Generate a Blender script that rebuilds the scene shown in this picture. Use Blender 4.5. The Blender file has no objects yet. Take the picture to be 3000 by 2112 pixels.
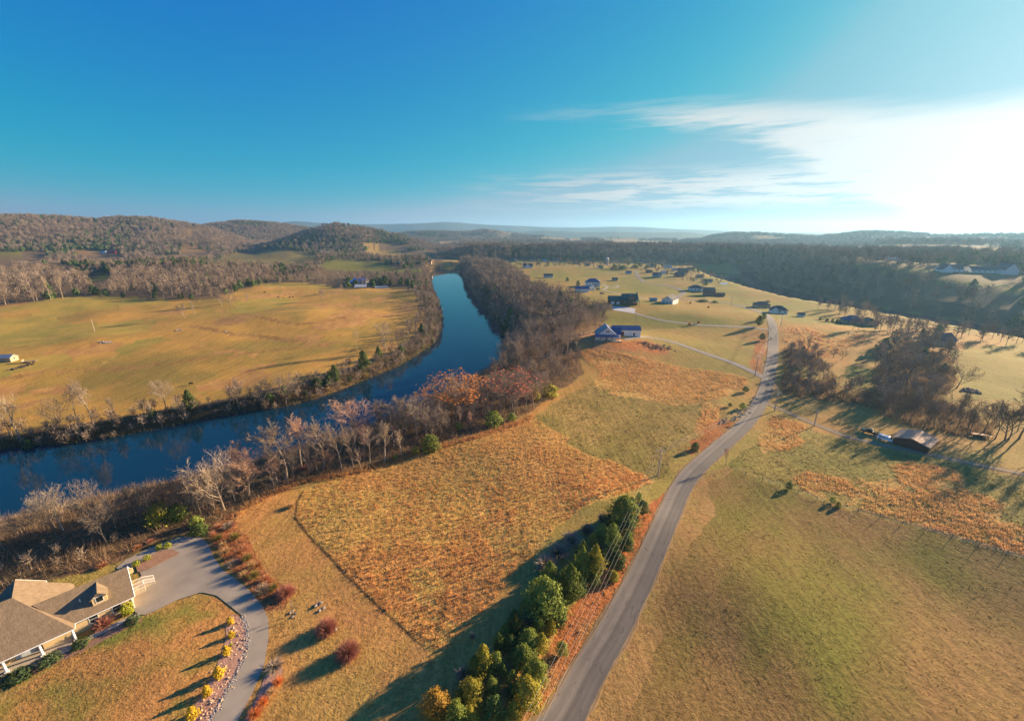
import bpy, math, random
import numpy as np
from mathutils import Vector, Matrix, Euler
R = math.radians
random.seed(7)
RNG = np.random.default_rng(7)
scene = bpy.context.scene
COL = scene.collection

# ------------------------------------------------------------------ camera, sky, sun, exposure
CAM_H = 70.0
FPX, CX, CY = 1218.0, 1500.0, 1056.0          # focal length and centre in photograph pixels (3000 wide)
PITCH = R(17.2)
CP, SP = math.cos(PITCH), math.sin(PITCH)
cam_d = bpy.data.cameras.new('camera')
cam = bpy.data.objects.new('camera', cam_d); COL.objects.link(cam)
cam_d.sensor_fit = 'HORIZONTAL'; cam_d.sensor_width = 36.0
cam_d.lens = 36.0 * FPX / 3000.0
cam.location = (0, 0, CAM_H)
cam.rotation_euler = (math.pi/2 - PITCH, 0, 0)
cam_d.clip_start = 0.5; cam_d.clip_end = 60000
scene.camera = cam

SUN_AZ, SUN_EL = R(60.0), R(14.5)             # azimuth from +Y towards +X
SUN_DIR = Vector((math.sin(SUN_AZ)*math.cos(SUN_EL), math.cos(SUN_AZ)*math.cos(SUN_EL), math.sin(SUN_EL)))

def M(nt, op, a, b=None, c=None, clamp=False):
    n = nt.nodes.new('ShaderNodeMath'); n.operation = op; n.use_clamp = clamp
    for i, v in enumerate((a, b, c)):
        if v is None: continue
        if isinstance(v, (int, float)): n.inputs[i].default_value = v
        else: nt.links.new(v, n.inputs[i])
    return n.outputs[0]
def SS(nt, v, lo, hi, a=0.0, b=1.0):          # smoothstep
    n = nt.nodes.new('ShaderNodeMapRange'); n.interpolation_type = 'SMOOTHSTEP'
    nt.links.new(v, n.inputs[0])
    for i, q in zip((1, 2, 3, 4), (lo, hi, a, b)): n.inputs[i].default_value = q
    return n.outputs[0]
def MIX(nt, f, a, b, mode='MIX'):
    n = nt.nodes.new('ShaderNodeMix'); n.data_type = 'RGBA'; n.blend_type = mode
    for s, v in ((n.inputs[0], f), (n.inputs[6], a), (n.inputs[7], b)):
        if isinstance(v, (int, float)): s.default_value = v
        elif isinstance(v, tuple): s.default_value = (*v[:3], 1)
        else: nt.links.new(v, s)
    return n.outputs[2]
def COMB(nt, x, y, z):
    n = nt.nodes.new('ShaderNodeCombineXYZ')
    for i, v in enumerate((x, y, z)):
        if isinstance(v, (int, float)): n.inputs[i].default_value = v
        else: nt.links.new(v, n.inputs[i])
    return n.outputs[0]
def NOISE(nt, vec, scale, detail=2.0, rough=0.5, dist=0.0):
    n = nt.nodes.new('ShaderNodeTexNoise')
    n.inputs['Scale'].default_value = scale; n.inputs['Detail'].default_value = detail
    n.inputs['Roughness'].default_value = rough; n.inputs['Distortion'].default_value = dist
    if vec is not None: nt.links.new(vec, n.inputs['Vector'])
    return n.outputs[0]

SKY_STRENGTH = 0.05
SKY_GRADE = ((0.0003, 6.0, None), (0.62, 1.0, 2.55), (2.62, 0.4, 3.25))
world = bpy.data.worlds.new('World'); scene.world = world
world.use_nodes = True
wn = world.node_tree; wn.nodes.clear()
w_out = wn.nodes.new('ShaderNodeOutputWorld'); w_bg = wn.nodes.new('ShaderNodeBackground')
w_bg.inputs['Strength'].default_value = SKY_STRENGTH
wn.links.new(w_bg.outputs[0], w_out.inputs['Surface'])
w_sky = wn.nodes.new('ShaderNodeTexSky'); w_sky.sky_type = 'NISHITA'; w_sky.sun_disc = False
w_sky.sun_elevation = SUN_EL; w_sky.sun_rotation = SUN_AZ
w_sky.altitude = 300; w_sky.air_density = 1.0; w_sky.dust_density = 0.6; w_sky.ozone_density = 2.0
w_tc = wn.nodes.new('ShaderNodeTexCoord')
w_sep = wn.nodes.new('ShaderNodeSeparateXYZ'); wn.links.new(w_tc.outputs['Generated'], w_sep.inputs[0])
wx, wy, wz = w_sep.outputs
w_az = M(wn, 'ARCTAN2', wx, wy)
w_el = M(wn, 'ARCSINE', wz)
w_dot = wn.nodes.new('ShaderNodeVectorMath'); w_dot.operation = 'DOT_PRODUCT'
wn.links.new(w_tc.outputs['Generated'], w_dot.inputs[0]); w_dot.inputs[1].default_value = SUN_DIR
w_ang = M(wn, 'ARCCOSINE', M(wn, 'MINIMUM', w_dot.outputs['Value'], 0.99999))
# the photograph is a strongly saturated one: grade the whole physical sky alike, channel by channel
w_sc = wn.nodes.new('ShaderNodeSeparateColor'); wn.links.new(w_sky.outputs[0], w_sc.inputs[0])
def w_curve(s, gain, power, cap): return M(wn, 'SMOOTH_MIN', M(wn, 'MULTIPLY', M(wn, 'POWER', s, power), gain), cap_r if cap is None else cap, .5 if cap is None else cap*.5)
w_cc = wn.nodes.new('ShaderNodeCombineColor')
cap_r = M(wn, 'MULTIPLY_ADD', M(wn, 'POWER', 2.718, M(wn, 'MULTIPLY', M(wn, 'MAXIMUM', w_el, 0.0), -1/0.22)), 1.6, 0.32)
for i, (gain, power, cap) in enumerate(SKY_GRADE): wn.links.new(w_curve(w_sc.outputs[i], gain, power, cap), w_cc.inputs[i])
sky_c = w_cc.outputs[0]
# bright aureole round the sun
glow = M(wn, 'MULTIPLY', M(wn, 'POWER', 2.718, M(wn, 'MULTIPLY', M(wn, 'POWER', M(wn, 'DIVIDE', w_ang, 0.34), 2.0), -1.0)), 2.0)
sky_c = MIX(wn, 1.0, sky_c, MIX(wn, 1.0, COMB(wn, glow, glow, glow), (1.0, 0.97, 0.9), 'MULTIPLY'), 'ADD')
# thin cirrus: streaks of stretched noise, thickening towards the sun
c_n1 = NOISE(wn, COMB(wn, M(wn, 'MULTIPLY', w_az, 2.2), M(wn, 'MULTIPLY', w_el, 26.0), 0.0), 1.6, 5.0, 0.55, 0.3)
c_n2 = NOISE(wn, COMB(wn, M(wn, 'MULTIPLY', w_az, 5.0), M(wn, 'MULTIPLY', w_el, 60.0), 3.7), 1.7, 4.0, 0.6, 0.2)
side = SS(wn, w_az, R(2), R(48))
el_top = M(wn, 'ADD', M(wn, 'MULTIPLY_ADD', c_n1, R(2.6), R(12.7)), M(wn, 'MULTIPLY', SS(wn, w_az, R(20), R(46)), R(-3.0)))          # ragged upper edge of the sheet
t_az = M(wn, 'DIVIDE', M(wn, 'SUBTRACT', w_az, R(4)), R(41), clamp=True)
el_low = M(wn, 'MULTIPLY_ADD', M(wn, 'POWER', t_az, 2.2), R(-13.4), R(12.9))   # ragged lower edge, dropping towards the sun
el_low = M(wn, 'ADD', el_low, M(wn, 'MULTIPLY', M(wn, 'SUBTRACT', c_n2, 0.5), R(5.0)))
band = M(wn, 'MULTIPLY', SS(wn, M(wn, 'SUBTRACT', el_top, w_el), R(-0.8), R(2.4)), SS(wn, M(wn, 'SUBTRACT', w_el, el_low), R(-0.7), R(1.3)))
sheet = M(wn, 'MULTIPLY', M(wn, 'MULTIPLY', band, SS(wn, w_az, R(-4), R(12))), SS(wn, M(wn, 'ADD', M(wn, 'MULTIPLY_ADD', c_n1, 0.6, M(wn, 'MULTIPLY', c_n2, 0.4)), M(wn, 'MULTIPLY', side, 0.15)), 0.40, 0.60))
low = M(wn, 'MULTIPLY', M(wn, 'MULTIPLY', SS(wn, w_el, R(2.0), R(3.5)), SS(wn, w_el, R(8.0), R(5.0))), SS(wn, w_az, R(-12), R(16)))
low = M(wn, 'MULTIPLY', low, SS(wn, M(wn, 'ADD', c_n2, M(wn, 'MULTIPLY', side, 0.16)), 0.45, 0.63))
cloud = M(wn, 'MINIMUM', M(wn, 'ADD', sheet, M(wn, 'MULTIPLY', low, 1.0)), 1.0)
c_b = M(wn, 'MULTIPLY_ADD', M(wn, 'POWER', 2.718, M(wn, 'MULTIPLY', w_ang, -2.4)), 4.6, 3.5)
sky_c = MIX(wn, M(wn, 'MULTIPLY', cloud, 0.85), sky_c, MIX(wn, 1.0, COMB(wn, c_b, c_b, c_b), (1.0, 0.98, 0.95), 'MULTIPLY'))
wn.links.new(sky_c, w_bg.inputs['Color'])

sun_l = bpy.data.lights.new('sun', 'SUN'); sun_o = bpy.data.objects.new('sun', sun_l); COL.objects.link(sun_o)
sun_l.energy = 5.0; sun_l.angle = R(0.6); sun_l.color = (1.0, 0.73, 0.44)
sun_o.rotation_euler = SUN_DIR.to_track_quat('Z', 'Y').to_euler(); sun_o.location = (200, 100, 300)

scene.view_settings.view_transform = 'Standard'; scene.view_settings.look = 'None'
scene.view_settings.gamma = 1.0; scene.view_settings.use_curve_mapping = False
scene.view_settings.exposure = 1.8
scene.render.engine = 'CYCLES'
cy = scene.cycles
cy.max_bounces = 5; cy.diffuse_bounces = 2; cy.glossy_bounces = 2; cy.transmission_bounces = 2
cy.transparent_max_bounces = 6; cy.volume_bounces = 0
cy.use_denoising = True
cy.sample_clamp_indirect = 6.0

# ------------------------------------------------------------------ helpers: tags, meshes, materials
def tag(o, label=None, cat=None, group=None, kind=None):
    if label: o['label'] = label
    if cat: o['category'] = cat
    if group: o['group'] = group
    if kind: o['kind'] = kind
    return o
def mesh_np(name, verts, faces, mat=None, smooth=False):
    """faces: (N,3) or (N,4) int array, or a list of tuples"""
    me = bpy.data.meshes.new(name)
    if isinstance(faces, np.ndarray):
        verts = np.asarray(verts, dtype=np.float32)
        k = faces.shape[1]; nf = len(faces)
        me.vertices.add(len(verts)); me.vertices.foreach_set('co', verts.ravel())
        me.loops.add(nf*k); me.loops.foreach_set('vertex_index', faces.astype(np.int32).ravel())
        me.polygons.add(nf); me.polygons.foreach_set('loop_start', np.arange(0, nf*k, k, dtype=np.int32))
        me.polygons.foreach_set('use_smooth', np.full(nf, smooth, dtype=bool))
        me.update(calc_edges=True)
    else:
        me.from_pydata([tuple(v) for v in verts], [], faces); me.update()
        if smooth:
            for p in me.polygons: p.use_smooth = True
    if mat: me.materials.append(mat)
    return me
def obj(name, me, parent=None, loc=None, rz=None):
    o = bpy.data.objects.new(name, me); COL.objects.link(o)
    if parent: o.parent = parent
    if loc is not None: o.location = loc
    if rz is not None: o.rotation_euler = (0, 0, rz)
    return o
def empty(name, loc, rz=0.0, scale=None):
    o = bpy.data.objects.new(name, None); COL.objects.link(o)
    o.empty_display_size = 0.3
    o.location = loc; o.rotation_euler = (0, 0, rz)
    if scale is not None: o.scale = scale
    return o
class MB:
    """collects simple solids into one mesh"""
    def __init__(s): s.v = []; s.f = []
    def add(s, vs, fs):
        b = len(s.v); s.v += [tuple(v) for v in vs]; s.f += [tuple(i+b for i in f) for f in fs]; return s
    def box(s, x0, y0, z0, x1, y1, z1):
        vs = [(x0,y0,z0),(x1,y0,z0),(x1,y1,z0),(x0,y1,z0),(x0,y0,z1),(x1,y0,z1),(x1,y1,z1),(x0,y1,z1)]
        return s.add(vs, [(3,2,1,0),(4,5,6,7),(0,1,5,4),(1,2,6,5),(2,3,7,6),(3,0,4,7)])
    def tube(s, a, b, r0, r1=None, n=6, cap=True):
        a = Vector(a); b = Vector(b); r1 = r0 if r1 is None else r1
        d = (b-a).normalized(); u = d.orthogonal().normalized(); w = d.cross(u)
        vs = []
        for p, r in ((a, r0), (b, r1)):
            for i in range(n):
                t = 2*math.pi*i/n; vs.append(p + (u*math.cos(t)+w*math.sin(t))*r)
        fs = [(i, (i+1) % n, n+(i+1) % n, n+i) for i in range(n)]
        if cap: fs += [tuple(range(n-1, -1, -1)), tuple(range(n, 2*n))]
        return s.add(vs, fs)
    def slab(s, quad, t):
        """a quad (or polygon) with thickness t downwards along its normal"""
        q = [Vector(p) for p in quad]; nrm = (q[1]-q[0]).cross(q[2]-q[0]).normalized()
        if nrm.z < 0: q = q[::-1]; nrm = -nrm
        k = len(q); low = [p - nrm*t for p in q]
        fs = [tuple(range(k)), tuple(range(2*k-1, k-1, -1))] + [(i, k+i, k+(i+1) % k, (i+1) % k) for i in range(k)]
        return s.add(q+low, fs)
    def mesh(s, name, mat): return mesh_np(name, s.v, s.f, mat)
    def build(s, name, mat, parent=None): return obj(name, s.mesh(name, mat), parent)

MATS = {}
def mat(name, col, rough=0.85, var=0.15, scale=2.0, spec=0.2, metal=0.0, bump=0.0, rnd=0.0, trans=0.0, stretch=None, coords='Object'):
    """procedural material: noise-varied colour, optional per-object tint and translucency"""
    if name in MATS: return MATS[name]
    m = bpy.data.materials.new(name); m.use_nodes = True; nt = m.node_tree; nt.nodes.clear()
    out = nt.nodes.new('ShaderNodeOutputMaterial')
    p = nt.nodes.new('ShaderNodeBsdfPrincipled')
    tc = nt.nodes.new('ShaderNodeTexCoord'); vec = tc.outputs[coords]
    if stretch:
        mp = nt.nodes.new('ShaderNodeMapping'); mp.inputs['Scale'].default_value = stretch
        nt.links.new(vec, mp.inputs[0]); vec = mp.outputs[0]
    n = NOISE(nt, vec, scale, 4.0, 0.6)
    f = M(nt, 'MULTIPLY_ADD', n, 2*var, 1.0-var)
    if rnd:
        oi = nt.nodes.new('ShaderNodeObjectInfo')
        f = M(nt, 'MULTIPLY', f, M(nt, 'MULTIPLY_ADD', oi.outputs['Random'], 2*rnd, 1.0-rnd))
    c = MIX(nt, 1.0, COMB(nt, f, f, f), tuple(col), 'MULTIPLY')
    nt.links.new(c, p.inputs['Base Color'])
    p.inputs['Roughness'].default_value = rough; p.inputs['Metallic'].default_value = metal
    p.inputs['Specular IOR Level'].default_value = spec
    if bump:
        b = nt.nodes.new('ShaderNodeBump'); b.inputs['Strength'].default_value = bump; b.inputs['Distance'].default_value = 0.1
        nt.links.new(NOISE(nt, vec, scale*3, 3.0), b.inputs['Height']); nt.links.new(b.outputs[0], p.inputs['Normal'])
    sh = p.outputs[0]
    if trans:
        t = nt.nodes.new('ShaderNodeBsdfTranslucent'); nt.links.new(c, t.inputs['Color'])
        mx = nt.nodes.new('ShaderNodeMixShader'); mx.inputs[0].default_value = trans
        nt.links.new(sh, mx.inputs[1]); nt.links.new(t.outputs[0], mx.inputs[2]); sh = mx.outputs[0]
    nt.links.new(sh, out.inputs['Surface'])
    MATS[name] = m
    return m

# ------------------------------------------------------------------ photograph pixel -> place on the land
def ray(px, py):
    u = (px-CX)/FPX; v = (py-CY)/FPX
    return u, CP - v*SP, -(SP + v*CP)          # x, y, z per unit depth
def plane(px, py, z=0.0):
    x, y, dz = ray(px, py); t = (z-CAM_H)/dz
    return np.array((x*t, y*t))
def project(x, y, z):
    zc = y*CP + (CAM_H-z)*SP
    return CX + FPX*x/zc, CY + FPX*((CAM_H-z)*CP - y*SP)/zc
def top_z(y, py):                               # height of a point standing at forward distance y seen at row py
    v = (py-CY)/FPX
    return CAM_H - y*(SP+v*CP)/(CP-v*SP)

_tab = np.random.default_rng(3).random((256, 256)).astype(np.float32)
def vnoise(x, y, s=1.0, off=0):
    x = np.asarray(x, dtype=np.float64)/s + off*17.3 + 1000; y = np.asarray(y, dtype=np.float64)/s + off*9.1 + 1000
    xi = np.floor(x).astype(int); yi = np.floor(y).astype(int); fx = x-xi; fy = y-yi
    fx = fx*fx*(3-2*fx); fy = fy*fy*(3-2*fy)
    g = lambda i, j: _tab[(xi+i) & 255, (yi+j) & 255]
    return (g(0,0)*(1-fx)+g(1,0)*fx)*(1-fy) + (g(0,1)*(1-fx)+g(1,1)*fx)*fy
def fbm(x, y, s, off=0, oct=3):
    a = 0; w = 0
    for k in range(oct):
        q = 0.5**k; a = a + q*vnoise(x, y, s*0.5**k, off+k*5); w += q
    return a/w - 0.5
def sstep(a, b, x):
    t = np.clip((x-a)/(b-a), 0, 1); return t*t*(3-2*t)
def in_poly(x, y, poly):
    poly = np.asarray(poly); x = np.asarray(x); y = np.asarray(y)
    r = np.zeros(x.shape, dtype=bool); n = len(poly)
    x0, y0 = poly.min(0); x1, y1 = poly.max(0)
    sel = (x >= x0) & (x <= x1) & (y >= y0) & (y <= y1)
    if not sel.any(): return r
    xs = x[sel]; ys = y[sel]; c = np.zeros(xs.shape, dtype=bool)
    for i in range(n):
        ax, ay = poly[i]; bx, by = poly[(i+1) % n]
        if ay == by: continue
        k = ((ay > ys) != (by > ys)) & (xs < (bx-ax)*(ys-ay)/(by-ay)+ax)
        c ^= k
    r[sel] = c
    return r
def dist_line(x, y, line):
    d = np.full(np.shape(x), 1e9)
    for (ax, ay), (bx, by) in zip(line[:-1], line[1:]):
        dx, dy = bx-ax, by-ay; L = dx*dx+dy*dy
        t = np.clip(((x-ax)*dx+(y-ay)*dy)/L, 0, 1)
        d = np.minimum(d, (x-ax-t*dx)**2+(y-ay-t*dy)**2)
    return np.sqrt(d)
def smooth_line(pts, n=8, closed=False):        # Catmull-Rom
    p = [np.array(q, dtype=float) for q in pts]; out = []
    m = len(p)
    for i in range(m if closed else m-1):
        a = p[(i-1) % m] if closed or i > 0 else 2*p[0]-p[1]
        b = p[i]; c = p[(i+1) % m]
        d = p[(i+2) % m] if closed or i+2 < m else 2*p[-1]-p[-2]
        for k in range(n):
            t = k/n
            out.append(0.5*((2*b)+(-a+c)*t+(2*a-5*b+4*c-d)*t*t+(-a+3*b-3*c+d)*t**3))
    if not closed: out.append(p[-1])
    return np.array(out)
# ------------------------------------------------------------------ the lie of the land
WATER = -11.0
LB_PX = [(-250,1375),(0,1322),(150,1308),(300,1288),(500,1250),(700,1213),(850,1190),(960,1160),(1060,1120),(1150,1083),
         (1230,1040),(1278,1000),(1297,955),(1292,905),(1275,865),(1262,825),(1256,803),(1275,788)]
LB = smooth_line([plane(*q, WATER) for q in LB_PX], 4)                 # far (left) bank of the river
NB = smooth_line([(-262,50),(-173,98),(-142,107),(-102,131),(-70,157),(-45,195),(-22,236),(-8,275),(-4,311)] +
                 [tuple(plane(*q, WATER)) for q in [(1464,960),(1428,920),(1385,870),(1362,830),(1356,800),(1345,786)]], 4)
RIVER = np.vstack([LB, NB[::-1]])
QL = smooth_line([(395,880),(380,830),(352,700),(345,640),(337,541),(332,480),(343,430),(365,340),(380,290),(395,200),(420,120)], 4)
QR = smooth_line([(535,890),(471,833),(425,700),(410,640),(400,541),(398,480),(408,430),(430,345),(448,295),(470,200),(500,120)], 4)
RIVER_Q = np.vstack([QL, QR[::-1]])
# land across the second river (wooded ridge, high fields)
FAR_EDGE = smooth_line([(500,-100),(500,120),(470,200),(448,295),(430,345),(408,430),(398,480),(400,541),(410,640),(425,700),(471,833),
            (440,930),(330,1000),(150,1060),(0,1085),(-110,1095),(-190,1180),(-240,1400),(-300,2000)], 3)
FAR = np.vstack([FAR_EDGE, [(-300,16000),(16000,16000),(16000,-100)]])

def slope_h(px, py, D, tree=9.0):
    u, y, dz = ray(px, py); return CAM_H + D*dz/math.hypot(u, y) - tree
def az_of(px, py=690):
    u, y, dz = ray(px, py); return math.atan2(u, y)
RIDGES = []
def ridge(D, sig, prof, tree=9.0, lump=0.10):
    a = np.array([az_of(p[0], p[1]) for p in prof]); h = np.array([slope_h(p[0], p[1], D, tree) for p in prof])
    RIDGES.append((D, sig, a, h, lump))
ridge(2250, 420, [(-900,640),(-600,622),(0,621),(140,623),(240,632),(285,634),(350,628),(440,633),(540,648),(620,662),(700,690),(780,712),(860,726)])
ridge(2750, 380, [(400,712),(480,690),(560,664),(600,654),(700,641),(800,648),(900,661),(1000,684),(1100,708),(1180,722)])
ridge(1820, 230, [(700,728),(780,708),(850,684),(920,660),(960,648),(990,645),(1050,653),(1120,668),(1200,690),(1270,712),(1340,728)])
ridge(3500, 500, [(1000,716),(1100,690),(1150,674),(1250,669),(1330,673),(1380,669),(1415,664),(1455,668),(1500,677),(1600,690),(1700,697),(1850,695),(2000,700),(2150,706)])
ridge(5200, 600, [(1000,700),(1300,682),(1470,683),(1490,675),(1530,678),(1600,674),(1700,679),(1800,677),(1900,680),(2000,678),(2080,685),(2200,690),(2400,694)], 0)
ridge(2800, 380, [(1900,712),(2050,701),(2085,689),(2150,681),(2220,681),(2300,687),(2400,690),(2460,684),(2520,677),(2560,676),(2640,679),(2760,688),(2880,683),(3000,684),(3400,690),(4200,690)])
ridge(1650, 240, [(2300,742),(2420,726),(2550,713),(2650,706),(2800,703),(2900,706),(3000,714),(3300,718),(4200,718)])
ridge(7800, 600, [(-600,690),(500,680),(700,662),(800,652),(870,646),(950,652),(1060,656),(1120,655),(1200,654),(1300,649),(1350,651),(1420,656),(1500,660),
                  (1600,664),(1700,666),(1800,663),(1880,664),(1980,670),(2050,672),(2150,676),(2300,680),(2600,682),(3400,690)], 0, 0.05)
MOUNDS = [  # (x, y, height, radius x, radius y): swells of the near fields
    (*plane(1650,1640), 1.9, 13, 15), (*plane(1480,1850), 1.5, 9, 13), (*plane(1790,1490), 1.6, 12, 12), (*plane(1330,2050), 1.6, 12, 10),
    (*plane(1780,1010), 5.0, 45, 30), (*plane(2100,940), 5.0, 60, 45), (*plane(1800,890), 5, 60, 50), (*plane(1560,1330), 1.8, 26, 26),
    (*plane(2250,1700), 2.0, 25, 18), (*plane(2750,1750), -2.6, 34, 20), (*plane(2050,1900), -0.8, 12, 12), (*plane(1080,1650), 1.0, 22, 14),
    (*plane(420,1880), 0.8, 16, 10), (*plane(2450,985), 3.5, 50, 40), (*plane(2600,1250), -1.5, 45, 30), (*plane(1650,790), 5, 180, 90)]
LEFT_MOUNDS = [(*plane(500,806,-5), 17, 120, 60), (*plane(120,806,-5), 12, 120, 60), (*plane(300,985,-5), 3.5, 50, 40), (*plane(900,930,-5), 3, 60, 40)]
def H(x, y):
    x = np.asarray(x, dtype=np.float64); y = np.asarray(y, dtype=np.float64); shp = x.shape; x = x.ravel(); y = y.ravel()
    r = np.hypot(x, y); az = np.arctan2(x, y)
    pen = fbm(x, y, 95, 1)*3.4 + fbm(x, y, 28, 2)*0.7
    for mx, my, mh, rx, ry in MOUNDS:
        q = ((x-mx)/rx)**2 + ((y-my)/ry)**2
        pen = pen + mh*np.exp(-q)
    left = -6.8 + fbm(x, y, 120, 3)*9.0 + fbm(x, y, 38, 4)*1.2 + np.clip(r-330, 0, 900)*0.008 + sstep(500, 900, r)*fbm(x, y, 240, 6)*26
    for mx, my, mh, rx, ry in LEFT_MOUNDS: left = left + mh*np.exp(-((x-mx)/rx)**2-((y-my)/ry)**2)
    near = r < 2600
    dl = np.full(x.shape, 4000.); dn = np.full(x.shape, 4000.); dq = np.full(x.shape, 4000.); df = np.full(x.shape, 4000.)
    xn, yn = x[near], y[near]
    dl[near] = dist_line(xn, yn, LB); dn[near] = dist_line(xn, yn, NB)
    dq[near] = np.minimum(dist_line(xn, yn, QL), dist_line(xn, yn, QR)); df[near] = dist_line(xn, yn, FAR_EDGE)
    s = sstep(-40, 40, dn-dl); s = np.where((x < -200) & (y > 900), 1.0, s)
    z = pen*(1-s) + left*s
    far = in_poly(x, y, FAR)
    fz = 27 + fbm(x, y, 300, 7)*26 + fbm(x, y, 90, 9)*5 - sstep(1150, 1500, r)*18
    fz = fz - 24*(1-sstep(330, 600, y))*sstep(330, 420, x)
    z = np.where(far, z + (fz-z)*sstep(4, 95, df), z)
    d = np.minimum(dl, dn); w = 25*(1-s) + 9*s
    k = sstep(0, 1, np.clip(d/w, 0, 1)); z = (WATER-0.9) + (z-(WATER-0.9))*k
    k = sstep(0, 1, np.clip(dq/24, 0, 1)); z = (WATER-0.9) + (z-(WATER-0.9))*k
    z = np.where(in_poly(x, y, RIVER) | in_poly(x, y, RIVER_Q), WATER-2.5, z)
    add = np.zeros(x.shape)
    for D, sig, a, h, lump in RIDGES:
        hh = np.interp(az, a, h, left=h[0], right=h[-1])
        edge = sstep(a[0]-0.10, a[0], az)*sstep(a[-1]+0.10, a[-1], az)
        DD = D*(1+0.05*fbm(az*900, az*0, 60, 11, 2))
        g = np.exp(-((r-DD)/sig)**2)*edge
        g2 = g*(hh-8)*(1+lump*4*fbm(x, y, D*0.075, 13)*np.clip(1.6*(1-g), 0, 1))
        add = np.maximum(add, g2)
    z = z*(1-np.clip(add/60, 0, 0.8)) + add
    return z.reshape(shp)
# the ground's polar grid, made once; everything is stood on this very surface
_ang = np.arange(R(67), R(1.75), -1.3/416)
_ra = CAM_H/np.tan(_ang); _ra = np.concatenate([[14, 22], _ra[_ra > 27]])
_rb = [_ra[-1]]
while _rb[-1] < 4200: _rb.append(_rb[-1]*1.011)
while _rb[-1] < 13000: _rb.append(_rb[-1]*1.022)
GR = np.concatenate([_ra, _rb[1:]])
A0, DA = R(-64), R(0.135)
_a1 = A0 + DA*np.arange(int(R(128)/DA)+1); NA1 = len(_a1)
GA = np.concatenate([_a1, np.linspace(_a1[-1], R(296), 60)[1:-1]])
GX = (GR[:, None]*np.sin(GA)[None]); GY = (GR[:, None]*np.cos(GA)[None])
GZ = np.empty(GX.size)
for _i in range(0, GX.size, 60000): GZ[_i:_i+60000] = H(GX.ravel()[_i:_i+60000], GY.ravel()[_i:_i+60000])
GZ = GZ.reshape(GX.shape)
H_exact = H
def H(x, y):
    x = np.asarray(x, dtype=np.float64); y = np.asarray(y, dtype=np.float64)
    r = np.clip(np.hypot(x, y), GR[0], GR[-1]-1); a = (np.arctan2(x, y)-A0)/DA
    ok = (a >= 0) & (a < NA1-1); a = np.clip(a, 0, NA1-1.001)
    i = np.clip(np.searchsorted(GR, r, side='right')-1, 0, len(GR)-2); j = a.astype(int)
    fr = (r-GR[i])/(GR[i+1]-GR[i]); fa = a-j
    z = (GZ[i, j]*(1-fr)+GZ[i+1, j]*fr)*(1-fa) + (GZ[i, j+1]*(1-fr)+GZ[i+1, j+1]*fr)*fa
    if not ok.all():
        z = np.array(z); bad = ~ok
        z[bad] = H_exact(x[bad], y[bad])
    return z
def H1(x, y): return float(H(np.array([x]), np.array([y]))[0])
_T = np.geomspace(40, 16000, 1500)
_cache = {}
def P(px, py):
    """point of the land seen at photograph pixel (px, py)"""
    if (px, py) in _cache: return _cache[(px, py)]
    u, yy, dz = ray(px, py)
    t = _T/math.hypot(u, yy)
    h = CAM_H + t*dz - H(t*u, t*yy)
    i = int(np.argmax(h < 0)) if (h < 0).any() else len(t)-1
    a, b = t[max(i-1, 0)], t[i]
    tt = np.linspace(a, b, 24); h = CAM_H + tt*dz - H(tt*u, tt*yy)
    k = int(np.argmax(h < 0)) if (h < 0).any() else 23
    if k > 0 and h[k-1] > h[k]: t = tt[k-1] + (tt[k]-tt[k-1])*h[k-1]/(h[k-1]-h[k])
    else: t = tt[k]
    v = Vector((u*t, yy*t, CAM_H+dz*t)); _cache[(px, py)] = v
    return v
def G(x, y): return Vector((x, y, H1(x, y)))
def poly(pxs): return np.array([P(*q)[:2] for q in pxs])

# ------------------------------------------------------------------ fields and covers (as seen, laid on the land)
FIELD_L = poly([(-300,915),(0,897),(60,890),(230,868),(280,866),(420,876),(560,879),(640,872),(700,850),(770,832),(870,826),(960,838),(1000,845),(1190,836),(1215,850),
                (1236,900),(1240,945),(1210,985),(1130,1035),(1000,1085),(850,1125),(700,1160),(500,1195),(300,1235),(140,1262),(0,1280),(-300,1300)])
SEDGE = {
 'main': poly([(890,1437),(872,1470),(867,1515),(906,1567),(960,1622),(1011,1677),(1104,1766),(1196,1849),(1245,1889),(1300,1905),(1345,1870),(1420,1790),(1490,1700),(1580,1590),(1680,1500),(1770,1470),
               (1850,1436),(1900,1404),(1870,1385),(1790,1360),(1700,1320),(1630,1270),(1560,1225),(1480,1250),(1380,1283),(1250,1312),(1150,1345),(1000,1392)]),
 'upper': poly([(1682,1018),(1768,1024),(1890,1050),(1990,1075),(2128,1092),(2193,1110),(2188,1128),(2128,1160),(2063,1177),(1976,1188),(1890,1170),(1803,1160),(1742,1128),(1758,1090),(1712,1052)]),
 'strip': poly([(2063,1181),(2135,1192),(2108,1215),(2062,1282),(2030,1285),(2048,1232)]),
 'tri': poly([(2264,1217),(2368,1246),(2334,1276),(2362,1298),(2308,1319),(2243,1326),(2213,1291)]),
 'band': poly([(2303,1405),(2364,1384),(2450,1398),(2540,1404),(2629,1405),(2611,1365),(2673,1352),(2805,1378),(2822,1429),(2937,1466),(2924,1526),(3060,1552),(3060,1640),(2937,1612),(2783,1568),(2585,1511),(2408,1460),(2320,1430)]),
 'slope': poly([(2300,962),(2345,955),(2440,985),(2560,975),(2520,1010),(2420,1050),(2330,1010),(2292,1000)]),
}
LAWN = poly([(380,1830),(520,1765),(640,1745),(720,1830),(700,1960),(600,2112),(520,2300),(-300,2300),(60,2020),(240,1900)])
MOWN = poly([(890,1437),(872,1470),(867,1515),(906,1567),(960,1622),(1011,1677),(1104,1766),(1196,1849),(1300,1950),(1250,2112),(1150,2400),(700,2400),(696,2112),(775,1946),(788,1850),(735,1725),(690,1640),(640,1530),(660,1480),(760,1442),(850,1425)])
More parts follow.
